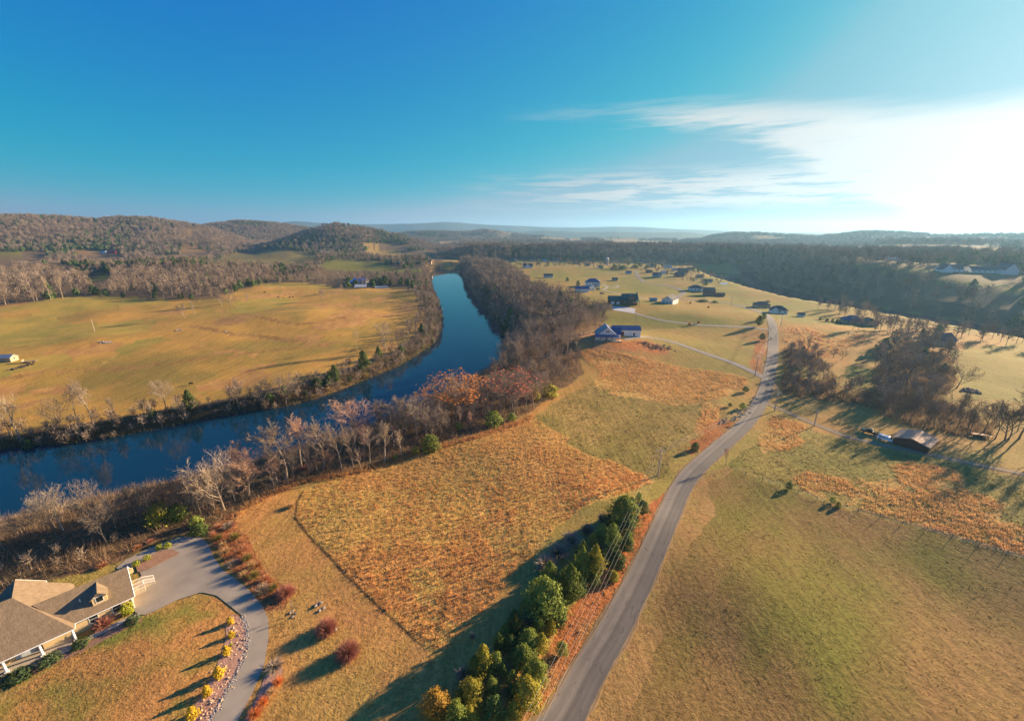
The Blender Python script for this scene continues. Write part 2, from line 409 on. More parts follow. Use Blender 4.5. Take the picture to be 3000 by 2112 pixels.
CLAY = poly([(1880,1500),(1930,1465),(1960,1440),(1930,1560),(1880,1600),(1800,1740),(1730,1850),(1640,1985),(1560,2112),(1520,2112),(1560,1980),(1600,1900),(1640,1820),(1700,1740),(1770,1670),(1820,1590)])
CLAY2 = poly([(2100,1228),(2150,1236),(2140,1262),(2080,1310),(2020,1330),(1990,1318),(2040,1282)])
CLAY3 = poly([(2218,1000),(2250,965),(2250,1050),(2228,1100),(2205,1090),(2212,1040)])
YARD = poly([(1690,985),(1740,970),(1830,1000),(1900,1000),(1960,1020),(1950,1042),(1880,1032),(1800,1030),(1740,1020),(1670,1008)])
REDBED = poly([(610,1560),(640,1520),(680,1500),(720,1560),(745,1620),(790,1690),(850,1740),(840,1780),(780,1790),(730,1720),(670,1660),(630,1610)])
NEARWOOD = poly([(-300,1780),(0,1742),(140,1706),(260,1672),(350,1638),(440,1588),(530,1560),(600,1545),(660,1510),(800,1443),(900,1395),(1000,1387),(1140,1352),(1250,1312),(1380,1278),(1480,1245),(1570,1200),(1650,1135),(1705,1088),(1695,1030),(1680,1005),(1710,975),(1770,955),(1785,925),(1700,900),(1650,880),(1560,845),(1500,800),(1450,770),(1340,765),(1356,800),(1362,830),(1385,870),(1428,920),(1464,960),(1480,1010),(1380,1110),(1200,1180),(1000,1250),(800,1330),(500,1400),(200,1440),(-300,1500)])
ROUGH = poly([(1560,1225),(1630,1180),(1700,1140),(1750,1110),(1803,1160),(1890,1170),(1976,1188),(2063,1181),(2040,1240),(1990,1330),(1950,1400),(1900,1404),(1870,1385),(1790,1360),(1700,1320),(1630,1270)])
ROUGH2 = poly([(2130,1365),(2160,1330),(2230,1290),(2262,1217),(2330,1235),(2420,1275),(2560,1310),(2700,1340),(2850,1375),(3060,1410),(3060,1640),(2760,1560),(2440,1478),(2310,1432)])
LAWN_R = poly([(2130,1365),(2310,1435),(2440,1482),(2760,1568),(3060,1650),(3400,1800),(3400,2500),(1700,2500),(1716,2105),(1850,1845),(1970,1576),(2015,1435),(2060,1395)])
GOLD_R = poly([(2790,1030),(2900,1015),(3200,1020),(3300,1180),(3000,1185),(2900,1170),(2830,1160),(2800,1110)])
FIELDS_FAR = [  # fields among the woods: (pixels, colour key)
 ([(-100,742),(0,738),(110,741),(150,751),(60,756),(-100,756)], 'green'), ([(215,733),(280,735),(345,745),(352,757),(290,752),(225,745)], 'tan'),
 ([(600,775),(640,758),(700,738),(790,731),(895,738),(930,748),(925,762),(870,775),(800,778),(700,772)], 'olive'),
 ([(935,780),(960,767),(989,758),(1048,764),(1150,778),(1205,790),(1170,797),(1060,793),(960,790)], 'green'), ([(1070,738),(1135,733),(1205,743),(1205,754),(1153,757),(1090,750)], 'gold'),
 ([(1055,722),(1090,713),(1135,713),(1200,720),(1195,726),(1120,728)], 'gold'), ([(1285,708),(1350,707),(1345,716),(1290,719)], 'tan'),
 ([(1255,786),(1285,770),(1340,768),(1352,776),(1310,786)], 'gold'), ([(255,818),(285,806),(345,803),(350,815),(280,824)], 'green'), ([(1130,684),(1200,682),(1240,690),(1190,694)], 'tan'),
 ([(520,730),(560,728),(620,732),(600,742),(540,742)], 'tan'), ([(1140,795),(1210,790),(1330,775),(1300,790),(1230,800)], 'green'), ([(530,676),(570,674),(640,676),(560,684)], 'tan'),
 ([(1700,703),(1850,700),(1990,708),(1950,716),(1800,714)], 'tan'), ([(2490,772),(2560,778),(2700,790),(2780,800),(2740,808),(2640,802),(2520,790)], 'green'),
 ([(2720,818),(2850,826),(3000,840),(3200,852),(3200,872),(3000,860),(2860,842),(2760,830)], 'green'),
 ([(2720,778),(2860,782),(3000,786),(3000,804),(2900,804),(2780,800)], 'olive'), ([(2300,722),(2420,724),(2560,740),(2500,746),(2350,736)], 'tan'),
 ([(1560,700),(1650,698),(1740,703),(1700,712),(1600,708)], 'tan'),
 ([(-200,782),(0,780),(230,790),(200,797),(0,792),(-200,794)], 'tan'), ([(2480,1075),(2520,1070),(2600,1090),(2600,1120),(2520,1130),(2470,1100)], 'green')]
FCOL = {'green': (0.17,0.18,0.05), 'tan': (0.26,0.18,0.095), 'olive': (0.16,0.145,0.06), 'gold': (0.27,0.21,0.08)}
FIELDS_FAR = [(poly(p), FCOL[c]) for p, c in FIELDS_FAR]

ROAD = smooth_line([tuple(P(*q)[:2]) for q in [(1560,2300),(1645,2112),(1725,1964),(1798,1843),(1870,1704),(1921,1593),(1962,1500),(1995,1430),(2035,1376),(2110,1308),(2173,1252),(2220,1192),(2246,1128),(2262,1052),(2266,985),
     (2258,938),(2236,917),(2190,902),(2137,890),(2060,882),(1985,873),(2004,858),(1992,849),(1966,840),(1924,833),(1889,827),(1874,817),(1866,804),(1862,794)]], 6)
def path_px(pts, n=5): return smooth_line([tuple(P(*q)[:2]) for q in pts], n)
LANE_HOUSE = path_px([(2243,1108),(2192,1083),(2133,1058),(2077,1039),(2018,1018),(1966,1001),(1931,993),(1896,988),(1858,989),(1826,994)])
LANE_GREEN = path_px([(2256,967),(2192,959),(2130,956),(2053,953),(2018,949),(1948,940),(1889,926),(1862,918),(1838,905)])
LANE_RIGHT = path_px([(2243,1180),(2308,1208),(2368,1234),(2430,1259),(2490,1281),(2594,1305),(2698,1325),(2815,1351),(3000,1389),(3200,1430)])
LANE_BLUE = path_px([(1985,873),(1935,880),(1890,874),(1850,866),(1800,858),(1766,850),(1745,848)])
LANE_LOOP = path_px([(1766,850),(1778,843),(1770,836),(1764,832),(1778,838),(1800,843),(1812,838),(1800,834)])
DRIVE_IN = [(620,2112),(560,2200),(715,2250),(696,2112),(740,2030),(775,1946),(788,1862),(786,1810),(766,1770),(722,1721),(652,1669),(625,1629),(610,1594),(586,1572),(528,1574),(440,1605),(366,1642),(340,1662),(352,1676),(396,1660),(420,1640),
            (470,1612),(505,1608),(532,1622),(470,1655),(420,1680),(404,1700),(384,1735),(383,1772),(398,1795),(418,1803),(445,1795),(520,1757),(590,1735),(635,1745),(680,1780),(712,1806),(727,1830),(732,1862),(726,1900),(705,1960),(662,2040)]
DRIVE = poly(DRIVE_IN)

# ------------------------------------------------------------------ ground: one polar sheet out to the horizon
def build_ground():
    nr, na = len(GR), len(GA)
    X, Y, Z = GX.ravel(), GY.ravel(), GZ.ravel()
    i = np.arange(nr-1)[:, None]*na; j = np.arange(na)[None]; j2 = (j+1) % na
    F = np.stack([i+j, i+j2, i+na+j2, i+na+j], -1).reshape(-1, 4)
    rr = np.hypot(X, Y)
    # --- what grows where
    wx = X + fbm(X, Y, 9, 21)*5*np.clip(rr/150, .25, 3); wy = Y + fbm(X, Y, 9, 22)*5*np.clip(rr/150, .25, 3)
    big = fbm(X, Y, 60, 23); mid = fbm(X, Y, 14, 24); fine = fbm(X, Y, 4, 25)
    C = np.empty((len(X), 3)); T = np.zeros(len(X))
    C[:] = (0.125, 0.098, 0.070)                                     # woodland floor
    C[rr > 4000] = (0.045, 0.060, 0.060)                             # far mountain forest
    def lerp(sel, col, col2=None, f=None, t=0.0):
        c = np.array(col)[None]
        if col2 is not None: c = c + (np.array(col2)[None]-c)*f[sel][:, None]
        C[sel] = c; T[sel] = t
    s_left = dist_line(X, Y, NB) - dist_line(X, Y, LB) if True else 0
    near_side = (s_left < 0) & ~in_poly(X, Y, FAR) & (Y < 1080) & (rr < 1300)
    lush = np.clip(0.55 + 1.6*big + 0.9*mid, 0, 1)
    lerp(near_side, (0.36,0.215,0.09), (0.25,0.215,0.075), lush, .3)
    lush = np.clip(.5+2.4*big+1.6*mid, 0, 1); lerp(near_side & (Y > 300), (0.27,0.20,0.075), (0.175,0.18,0.05), lush, .3)
    for pl, c in FIELDS_FAR:
        s = in_poly(wx, wy, pl); lerp(s, c, tuple(q*0.75 for q in c), np.clip(.5+2*big, 0, 1))
    s = in_poly(wx, wy, FIELD_L)
    lerp(s, (0.40,0.255,0.08), (0.235,0.185,0.06), np.clip(.42+2.6*big+1.6*mid, 0, 1), .5)
    dirt = s & (fbm(X, Y, 45, 31)+.35*mid > 0.14) & (rr > 230); lerp(dirt, (0.33,0.19,0.085), (0.38,0.24,0.10), np.clip(.5+2*fine, 0, 1), .35)
    for tr, w_ in ((path_px([(560,955),(660,974),(760,985),(880,1002),(960,1015)]), 3.0), (path_px([(300,1085),(520,1060),(760,1030),(900,1015),(1000,1000)]), 2.0), (path_px([(640,905),(740,925),(880,950),(1010,930)]), 2.5), (path_px([(0,1110),(200,1085),(420,1075)]), 2.0)):
        q_ = s & (dist_line(X, Y, tr) < w_*(1+2*fine)); lerp(q_, (0.22,0.135,0.06), (0.30,0.19,0.08), np.clip(.5+2*fine, 0, 1), .6)
    green = s & (X < -250) & (fbm(X, Y, 70, 33) > -.02); lerp(green, (0.25,0.23,0.065), (0.34,0.26,0.075), np.clip(.5+2*mid, 0, 1), .3)
    lerp(in_poly(wx, wy, GOLD_R), (0.26,0.225,0.07), (0.20,0.19,0.055), lush, .3)
    # right lawn: tan with green drifts
    s = in_poly(X, Y, LAWN_R); ca, sa = math.cos(R(40)), math.sin(R(40))
    st = fbm((X*ca-Y*sa), (X*sa+Y*ca)*0.16, 5, 41); 
    gr = np.clip(.36+2.1*fbm((X*ca-Y*sa)*1.6, (X*sa+Y*ca)*0.7, 34, 42)+1.0*mid+.8*st, 0, 1)
    lerp(s, (0.215,0.150,0.070), (0.142,0.143,0.040), gr, .4)
    edge = s & (dist_line(X, Y, ROAD) < 8+8*mid); lerp(edge, (0.31,0.20,0.10), (0.24,0.18,0.08), np.clip(.5+2*fine, 0, 1), .3)
    s = in_poly(wx, wy, ROUGH); lerp(s, (0.27,0.205,0.085), (0.19,0.165,0.06), np.clip(.5+2.5*mid+big, 0, 1), .8)
    s = in_poly(wx, wy, ROUGH2); lerp(s, (0.28,0.235,0.085), (0.17,0.165,0.055), np.clip(.5+2.5*mid+big, 0, 1), .8)
    for k, pl in SEDGE.items():
        s = in_poly(wx, wy, pl) if k != 'main' else in_poly(X+(.25+1.5*sstep(-12, 25, X))*(wx-X), Y+(.25+1.5*sstep(-12, 25, X))*(wy-Y), pl)
        if k in ('band', 'upper'): s &= (fine+.6*mid > -.06)
        lerp(s, (0.46,0.25,0.095), (0.40,0.26,0.10), np.clip(.5+2*big+1.2*mid, 0, 1), 1.0)
        if k != 'main': lerp(s, (0.43,0.275,0.115), (0.36,0.255,0.10), np.clip(.5+2*big+1.2*mid, 0, 1), 1.0)
        if k == 'main':
            ye = s & (fbm(X, Y, 30, 51)+.4*mid > .04); lerp(ye, (0.46,0.31,0.11), (0.36,0.27,0.095), np.clip(.5+2*mid, 0, 1), 1.0)
    s = in_poly(X, Y, MOWN); lerp(s, (0.41,0.235,0.10), (0.25,0.215,0.07), np.clip(.30+2.8*big+1.0*mid, 0, 1), .3)
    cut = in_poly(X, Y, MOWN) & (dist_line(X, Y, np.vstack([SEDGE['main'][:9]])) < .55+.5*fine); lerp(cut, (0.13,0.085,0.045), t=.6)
    s = in_poly(X, Y, LAWN); lerp(s, (0.39,0.22,0.09), (0.17,0.185,0.05), np.clip(.52+3.6*fbm(X*1.0, Y*1.6, 11, 43)+1.0*fine, 0, 1), .3)
    for pl in (CLAY, CLAY2, CLAY3): 
        s = in_poly(wx, wy, pl); lerp(s, (0.33,0.135,0.06), (0.22,0.14,0.07), np.clip(.35+2.5*mid+1.6*fine, 0, 1), .9)
    s = in_poly(wx, wy, YARD); lerp(s, (0.42,0.18,0.075), (0.30,0.18,0.10), np.clip(.5+2.5*mid, 0, 1), .5)
    s = in_poly(wx, wy, REDBED); lerp(s, (0.36,0.15,0.065), (0.24,0.14,0.075), np.clip(.5+2.5*fine, 0, 1), .8)
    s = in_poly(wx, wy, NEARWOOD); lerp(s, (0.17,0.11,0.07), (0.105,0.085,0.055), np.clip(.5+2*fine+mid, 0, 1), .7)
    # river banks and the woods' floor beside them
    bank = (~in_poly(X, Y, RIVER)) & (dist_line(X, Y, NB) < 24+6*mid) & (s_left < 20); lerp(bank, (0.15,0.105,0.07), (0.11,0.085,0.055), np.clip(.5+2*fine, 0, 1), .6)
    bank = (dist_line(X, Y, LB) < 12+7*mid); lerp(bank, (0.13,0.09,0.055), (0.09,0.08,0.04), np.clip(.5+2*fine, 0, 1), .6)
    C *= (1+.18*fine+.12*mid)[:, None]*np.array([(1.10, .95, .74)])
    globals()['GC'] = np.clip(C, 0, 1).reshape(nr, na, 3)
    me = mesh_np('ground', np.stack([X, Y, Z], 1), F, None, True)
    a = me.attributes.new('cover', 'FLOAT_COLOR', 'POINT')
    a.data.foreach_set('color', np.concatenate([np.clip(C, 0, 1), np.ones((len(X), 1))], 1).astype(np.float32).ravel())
    a = me.attributes.new('rough', 'FLOAT', 'POINT'); a.data.foreach_set('value', T.astype(np.float32))
    m = bpy.data.materials.new('ground'); m.use_nodes = True; nt = m.node_tree; nt.nodes.clear()
    out = nt.nodes.new('ShaderNodeOutputMaterial'); p = nt.nodes.new('ShaderNodeBsdfPrincipled'); nt.links.new(p.outputs[0], out.inputs[0])
    ac = nt.nodes.new('ShaderNodeAttribute'); ac.attribute_name = 'cover'
    at = nt.nodes.new('ShaderNodeAttribute'); at.attribute_name = 'rough'
    tc = nt.nodes.new('ShaderNodeTexCoord'); v = tc.outputs['Object']
    n1 = NOISE(nt, v, 1.3, 4.0, 0.65); n2 = NOISE(nt, v, 0.22, 3.0, 0.6); n3 = NOISE(nt, v, 3.5, 2.0, 0.6)
    mp = nt.nodes.new('ShaderNodeMapping'); mp.inputs['Rotation'].default_value = (0, 0, R(40)); mp.inputs['Scale'].default_value = (0.9, 0.05, 1)
    nt.links.new(v, mp.inputs[0]); n4 = NOISE(nt, mp.outputs[0], 1.0, 2.0, 0.6)
    amp = M(nt, 'MULTIPLY_ADD', at.outputs['Fac'], 0.9, 0.75)
    f = M(nt, 'ADD', M(nt, 'MULTIPLY', M(nt, 'SUBTRACT', n1, 0.5), 1.5), M(nt, 'ADD', M(nt, 'MULTIPLY', M(nt, 'SUBTRACT', n3, 0.5), 0.8), M(nt, 'MULTIPLY', M(nt, 'SUBTRACT', n4, 0.5), 0.7)))
    f = M(nt, 'MAXIMUM', M(nt, 'MULTIPLY_ADD', f, amp, 1.0), 0.25)
    c = MIX(nt, 1.0, ac.outputs['Color'], COMB(nt, f, f, f), 'MULTIPLY')
    hue = SS(nt, n2, 0.35, 0.68)
    c = MIX(nt, M(nt, 'MULTIPLY', hue, 0.35), c, MIX(nt, 1.0, c, (0.84, 1.05, 0.72), 'MULTIPLY'))
    nt.links.new(c, p.inputs['Base Color']); p.inputs['Roughness'].default_value = 0.95; p.inputs['Specular IOR Level'].default_value = 0.08
    b = nt.nodes.new('ShaderNodeBump'); b.inputs['Distance'].default_value = 0.35
    nt.links.new(M(nt, 'MULTIPLY_ADD', at.outputs['Fac'], 0.5, 0.28), b.inputs['Strength'])
    nt.links.new(M(nt, 'ADD', n1, M(nt, 'MULTIPLY', n3, 0.5)), b.inputs['Height']); nt.links.new(b.outputs[0], p.inputs['Normal'])
    me.materials.append(m)
    tag(obj('ground', me), kind='structure')
build_ground()

# ------------------------------------------------------------------ water
def build_water():
    m = bpy.data.materials.new('river_water'); m.use_nodes = True; nt = m.node_tree; p = nt.nodes['Principled BSDF']
    tc = nt.nodes.new('ShaderNodeTexCoord')
    p.inputs['Base Color'].default_value = (0.003, 0.026, 0.050, 1); p.inputs['Roughness'].default_value = 0.045; p.inputs['IOR'].default_value = 1.33
    p.inputs['Specular IOR Level'].default_value = 0.5
    mp = nt.nodes.new('ShaderNodeMapping'); mp.inputs['Scale'].default_value = (1, 0.35, 1); nt.links.new(tc.outputs['Object'], mp.inputs[0])
    b = nt.nodes.new('ShaderNodeBump'); b.inputs['Strength'].default_value = 0.06; b.inputs['Distance'].default_value = 0.3
    nt.links.new(NOISE(nt, mp.outputs[0], 0.25, 3.0, 0.55), b.inputs['Height']); nt.links.new(b.outputs[0], p.inputs['Normal'])
    for nm, line_a, line_b in (('river', LB, NB), ('river_bend', QL, QR)):
        # resample both banks and bridge them, a little under the banks' edge
        def res(l, n=70):
            s = np.concatenate([[0], np.cumsum(np.hypot(*np.diff(l, axis=0).T))]); t = np.linspace(0, s[-1], n)
            return np.stack([np.interp(t, s, l[:, 0]), np.interp(t, s, l[:, 1])], 1)
        a, bb = res(line_a), res(line_b); c = (a+bb)/2
        a = a + (a-c)/np.linalg.norm(a-c, axis=1)[:, None]*6; bb = bb + (bb-c)/np.linalg.norm(bb-c, axis=1)[:, None]*6
        n = len(a); vs = np.concatenate([a, bb]); vs = np.concatenate([vs, np.full((2*n, 1), WATER)], 1)
        fs = np.array([(i, i+1, n+i+1, n+i) for i in range(n-1)])
        me = mesh_np(nm, vs, fs, m)
        tag(obj(nm, me), kind='structure')
build_water()

# ------------------------------------------------------------------ road, lanes, driveway: thin sheets with a real edge
def strip(name, line, width, material, lift=0.10, kind='structure', jag=0.0):
    d = np.gradient(line, axis=0); d /= np.linalg.norm(d, axis=1)[:, None]; nrm = np.stack([-d[:, 1], d[:, 0]], 1)
    cols = np.array([-0.54, -0.5, -0.25, 0, 0.25, 0.5, 0.54]); n = len(line); k = len(cols)
    w = width*(1 + jag*(RNG.random((n, 1))-.5))
    pts = line[:, None] + nrm[:, None]*(cols[None, :, None]*(w[:, :, None] if jag else width))
    z = H(pts[..., 0], pts[..., 1]) + lift; z[:, 0] -= lift+.15; z[:, -1] -= lift+.15
    vs = np.concatenate([pts, z[..., None]], -1).reshape(-1, 3)
    fs = np.array([(i*k+j, (i+1)*k+j, (i+1)*k+j+1, i*k+j+1) for i in range(n-1) for j in range(k-1)])
    me = mesh_np(name, vs, fs, material, False)
    s_ = np.concatenate([[0], np.cumsum(np.hypot(*np.diff(line, axis=0).T))])
    la = np.zeros((n, k, 3), np.float32); la[..., 0] = s_[:, None]; la[..., 1] = cols[None]*width
    at = me.attributes.new('lane', 'FLOAT_VECTOR', 'POINT'); at.data.foreach_set('vector', la.ravel())
    o = obj(name, me); tag(o, kind=kind); return o
def densify(line, step):
    s = np.concatenate([[0], np.cumsum(np.hypot(*np.diff(line, axis=0).T))]); t = np.arange(0, s[-1], step)
    return np.stack([np.interp(t, s, line[:, 0]), np.interp(t, s, line[:, 1])], 1)
def asphalt(name, col, half):
    """worn asphalt: aggregate, wheel tracks, frayed edges, sealed cracks; 'lane' holds metres along and across"""
    m = mat(name, col, 0.8, 0.2, 0.35, 0.3, bump=0.15); nt = m.node_tree; p = nt.nodes['Principled BSDF']
    at = nt.nodes.new('ShaderNodeAttribute'); at.attribute_name = 'lane'; sp = nt.nodes.new('ShaderNodeSeparateXYZ'); nt.links.new(at.outputs['Vector'], sp.inputs[0])
    al, ac = sp.outputs[0], sp.outputs[1]; a_ = M(nt, 'ABSOLUTE', ac)
    tr = M(nt, 'ABSOLUTE', M(nt, 'SUBTRACT', M(nt, 'ABSOLUTE', M(nt, 'SUBTRACT', a_, half*.52)), .75))
    track = SS(nt, tr, 0.1, 0.55, 1.0, 0.0)
    n_ = NOISE(nt, COMB(nt, M(nt, 'MULTIPLY', al, .05), M(nt, 'MULTIPLY', ac, 1.2), 0.0), 1.0, 4.0, .6)
    crk = nt.nodes.new('ShaderNodeTexVoronoi'); crk.feature = 'DISTANCE_TO_EDGE'; crk.inputs['Scale'].default_value = 1.0
    nt.links.new(COMB(nt, M(nt, 'MULTIPLY', al, .10), M(nt, 'MULTIPLY', ac, .45), M(nt, 'MULTIPLY', n_, 1.5)), crk.inputs['Vector'])
    crack = M(nt, 'MULTIPLY', SS(nt, crk.outputs['Distance'], .0, .035, 1.0, 0.0), SS(nt, n_, .42, .6))
    ed = SS(nt, M(nt, 'ADD', a_, M(nt, 'MULTIPLY', M(nt, 'SUBTRACT', NOISE(nt, COMB(nt, al, ac, 0.0), 1.1, 4.0, .7), .5), .9)), half-.55, half-.05)
    f = M(nt, 'MULTIPLY', M(nt, 'MULTIPLY_ADD', track, .16, .90), M(nt, 'MULTIPLY_ADD', n_, .5, .75)); f = M(nt, 'MULTIPLY', f, M(nt, 'MULTIPLY_ADD', crack, -.45, 1.0))
    src = p.inputs['Base Color'].links[0].from_socket
    c = MIX(nt, 1.0, src, COMB(nt, f, f, f), 'MULTIPLY'); c = MIX(nt, M(nt, 'MULTIPLY', ed, .75), c, (0.25, 0.175, 0.105)); nt.links.new(c, p.inputs['Base Color'])
    return m
m_asph = asphalt('worn_asphalt', (0.165,0.145,0.125), 2.65)
m_grav = mat('pale_gravel', (0.30,0.265,0.225), 0.95, 0.3, 0.8, 0.1, bump=0.3)
m_track = mat('earthy_gravel', (0.27,0.20,0.125), 0.95, 0.4, 0.6, 0.1, bump=0.3)
m_conc = mat('driveway_asphalt', (0.30,0.255,0.195), 0.8, 0.35, 0.25, 0.3, bump=0.12)
m_patch = asphalt('dark_asphalt_lane', (0.112,0.10,0.09), 2.2)
ROADL = densify(ROAD, 1.5)
strip('road_shoulder', ROADL, 6.1, mat('verge_dirt', (0.24,0.165,0.09), 0.95, 0.45, 0.9, 0.05), 0.06, jag=.16)
strip('road', ROADL, 5.3, m_asph, 0.12)
# darker resurfaced right-hand lane
seg = ROADL[: int(len(ROADL)*0.26)]
d_ = np.gradient(seg, axis=0); d_ /= np.linalg.norm(d_, axis=1)[:, None]
strip('road_patch', seg + np.stack([d_[:, 1], -d_[:, 0]], 1)*1.34, 2.66, m_patch, 0.128, jag=0.05)
strip('gravel_lane', densify(LANE_HOUSE, 1.5), 3.6, m_grav, 0.08, jag=.12)
strip('gravel_lane', densify(LANE_GREEN, 2), 3.4, m_conc, 0.08, jag=.06)
strip('gravel_lane', densify(LANE_RIGHT, 1.5), 2.7, m_track, 0.07, jag=.25)
strip('paved_lane', densify(LANE_BLUE, 2), 3.6, m_conc, 0.08)
strip('paved_lane', densify(LANE_LOOP, 2), 3.0, m_grav, 0.10)
def sheet(name, outline, material, lift=0.06, step=0.8, kind='structure'):
    """a filled outline draped over the land"""
    pl = np.asarray(outline); x0, y0 = pl.min(0); x1, y1 = pl.max(0)
    import bmesh
    bm = bmesh.new(); dn = densify(np.vstack([pl, pl[:1]]), step)
    vs = [bm.verts.new((x, y, 0)) for x, y in dn]; f = bm.faces.new(vs)
    bmesh.ops.triangulate(bm, faces=[f])
    gx = np.arange(x0, x1, 2.0); gy = np.arange(y0, y1, 2.0)
    for q in gx: bmesh.ops.bisect_plane(bm, geom=bm.verts[:]+bm.edges[:]+bm.faces[:], plane_co=(q, 0, 0), plane_no=(1, 0, 0))
    for q in gy: bmesh.ops.bisect_plane(bm, geom=bm.verts[:]+bm.edges[:]+bm.faces[:], plane_co=(0, q, 0), plane_no=(0, 1, 0))
    co = np.array([v.co[:] for v in bm.verts]); z = H(co[:, 0], co[:, 1]) + lift
    for v, q in zip(bm.verts, z): v.co.z = q
    for f in bm.faces:
        if f.normal.z < 0: f.normal_flip()
        f.smooth = True
    me = bpy.data.meshes.new(name); bm.to_mesh(me); bm.free(); me.materials.append(material)
    o = obj(name, me); tag(o, kind=kind); return o
sheet('driveway', DRIVE, m_conc, 0.10)
# ------------------------------------------------------------------ plants: meshes
class TB:                                       # triangles of tubes and twig blades
    def __init__(s): s.v = []; s.f = []
    def tube(s, pts, rad, n=4):
        b = len(s.v); k = len(pts)
        for i, p in enumerate(pts):
            d = (pts[min(i+1, k-1)]-pts[max(i-1, 0)]).normalized(); u = d.orthogonal().normalized(); w = d.cross(u)
            for j in range(n):
                t = 2*math.pi*j/n; s.v.append(p+(u*math.cos(t)+w*math.sin(t))*rad[i])
        for i in range(k-1):
            for j in range(n):
                a = b+i*n+j; c = b+i*n+(j+1) % n; s.f += [(a, c, c+n), (a, c+n, a+n)]
    def blade(s, p, d, L, w, rnd):
        u = d.cross(Vector((rnd.uniform(-1,1), rnd.uniform(-1,1), rnd.uniform(-1,1)))).normalized()*w*.5
        b = len(s.v); s.v += [p-u, p+u, p+d*L]; s.f.append((b, b+1, b+2))
    def mesh(s, name, m):
        return mesh_np(name, np.array([tuple(q) for q in s.v]), np.array(s.f), m)
def rdir(rnd, d, ang, up=0.0):
    """a direction at about ang from d"""
    u = d.orthogonal().normalized(); w = d.cross(u); t = rnd.uniform(0, 2*math.pi)
    q = d*math.cos(ang) + (u*math.cos(t)+w*math.sin(t))*math.sin(ang)
    q.z += up; return q.normalized()
def bare_tree_mesh(seed, h=14.0, clear=0.35, spread=1.0, nb=11, sub=(6, 6, 3), fork=False, tw=0.062):
    """a leafless broadleaf: (trunk mesh builder, crown mesh builder)"""
    rnd = random.Random(seed); tr, cr = TB(), TB()
    r0 = h*0.016+0.05; pts = [Vector((0,0,-0.6))]; d = Vector((rnd.uniform(-.08,.08), rnd.uniform(-.08,.08), 1)).normalized()
    n = 9; top = h*(.62 if fork else .86)
    for i in range(1, n+1):
        d = (d+Vector((rnd.uniform(-.13,.13), rnd.uniform(-.13,.13), .12))).normalized(); pts.append(pts[-1]+d*((top+.6)/n))
    rad = [r0*(1-.82*(i/n)**.9)*(1.25 if i == 0 else 1) for i in range(n+1)]
    tr.tube(pts, rad, 6)
    def at(f):
        q = f*n; i = min(int(q), n-1); return pts[i].lerp(pts[i+1], q-i), (pts[i+1]-pts[i]).normalized()
    for b in range(nb):
        f = clear + (1-clear)*((b+.5)/nb)**.85; p, dd = at(f)
        g = (f-clear)/(1-clear)
        L = h*(0.40*(1-.55*g)+.10)*rnd.uniform(.8, 1.15)*(spread if not fork else spread*1.1)
        d1 = rdir(rnd, dd, R(rnd.uniform(38, 62))*(1-.35*g)*min(spread, 1.2), .18)
        lp = [p]; q = d1.copy(); m = 5
        for i in range(m):
            q = (q+Vector((rnd.uniform(-.22,.22), rnd.uniform(-.22,.22), rnd.uniform(-.05,.26)))).normalized(); lp.append(lp[-1]+q*L/m)
        rb = max(.035, r0*.42*(1-.6*g)); (tr if rb > .1 else cr).tube(lp, [rb*(1-.8*i/m) for i in range(m+1)], 4)
        for s1 in range(sub[0]):
            ff = .25+.75*(s1+rnd.random())/sub[0]; k = min(int(ff*m), m-1); p1 = lp[k].lerp(lp[k+1], ff*m-k if ff < 1 else 1)
            d2 = rdir(rnd, (lp[k+1]-lp[k]).normalized(), R(rnd.uniform(25, 60)), .12); L2 = L*rnd.uniform(.28, .5)*(1.1-.45*ff)
            mid = p1+d2*L2*.5+Vector((rnd.uniform(-.1,.1), rnd.uniform(-.1,.1), rnd.uniform(0,.14)))*L2; e = p1+d2*L2+Vector((0, 0, L2*.12))
            cr.tube([p1, mid, e], [max(rb*.34, tw*.7), max(rb*.22, tw*.5), tw*.3], 3)
            for s2 in range(sub[1]):
                f2 = rnd.uniform(.2, 1); p2 = p1.lerp(mid, f2*2) if f2 < .5 else mid.lerp(e, f2*2-1)
                d3 = rdir(rnd, d2, R(rnd.uniform(20, 60)), .15); L3 = L2*rnd.uniform(.35, .7)
                cr.blade(p2, d3, L3, tw, rnd)
                for s3 in range(sub[2]):
                    p3 = p2+d3*L3*rnd.uniform(.25, .95); cr.blade(p3, rdir(rnd, d3, R(rnd.uniform(20, 60)), .15), L3*rnd.uniform(.4, .8), tw*.75, rnd)
    return tr, cr
def leaf_cloud(seed, n, shape, size, clumps=0, squash=1.0):
    """leaf-sized faces through a crown; shape(t) is the radius at height fraction t; returns verts, faces, height 1"""
    rg = np.random.default_rng(seed)
    t = rg.beta(1.15, 1.35, n); rmax = np.array([shape(q) for q in t])
    ang = rg.uniform(0, 2*np.pi, n)
    lump = 1+.20*np.sin(ang*3+seed+t*9)+.14*np.sin(ang*5-t*23+seed*2)+.10*np.sin(ang*8+t*41)
    rr = rmax*lump*np.sqrt(rg.uniform(.30, 1.0, n))*np.where(rg.random(n) < .12, rg.uniform(1.0, 1.28, n), 1.0)
    c = np.stack([rr*np.cos(ang), rr*np.sin(ang), t], 1)
    out = np.stack([np.cos(ang), np.sin(ang), rg.uniform(-.1, .9, n)], 1)+rg.normal(0, .55, (n, 3)); out /= np.linalg.norm(out, axis=1)[:, None]
    a = np.cross(out, rg.normal(0, 1, (n, 3))); a /= np.linalg.norm(a, axis=1)[:, None]; b = np.cross(out, a)
    s = size*rg.uniform(.6, 1.35, n)[:, None]
    v = np.stack([c+a*s, c-a*s*.5+b*s*.8, c-a*s*.5-b*s*.8], 1).reshape(-1, 3)
    return v, np.arange(3*n).reshape(-1, 3)

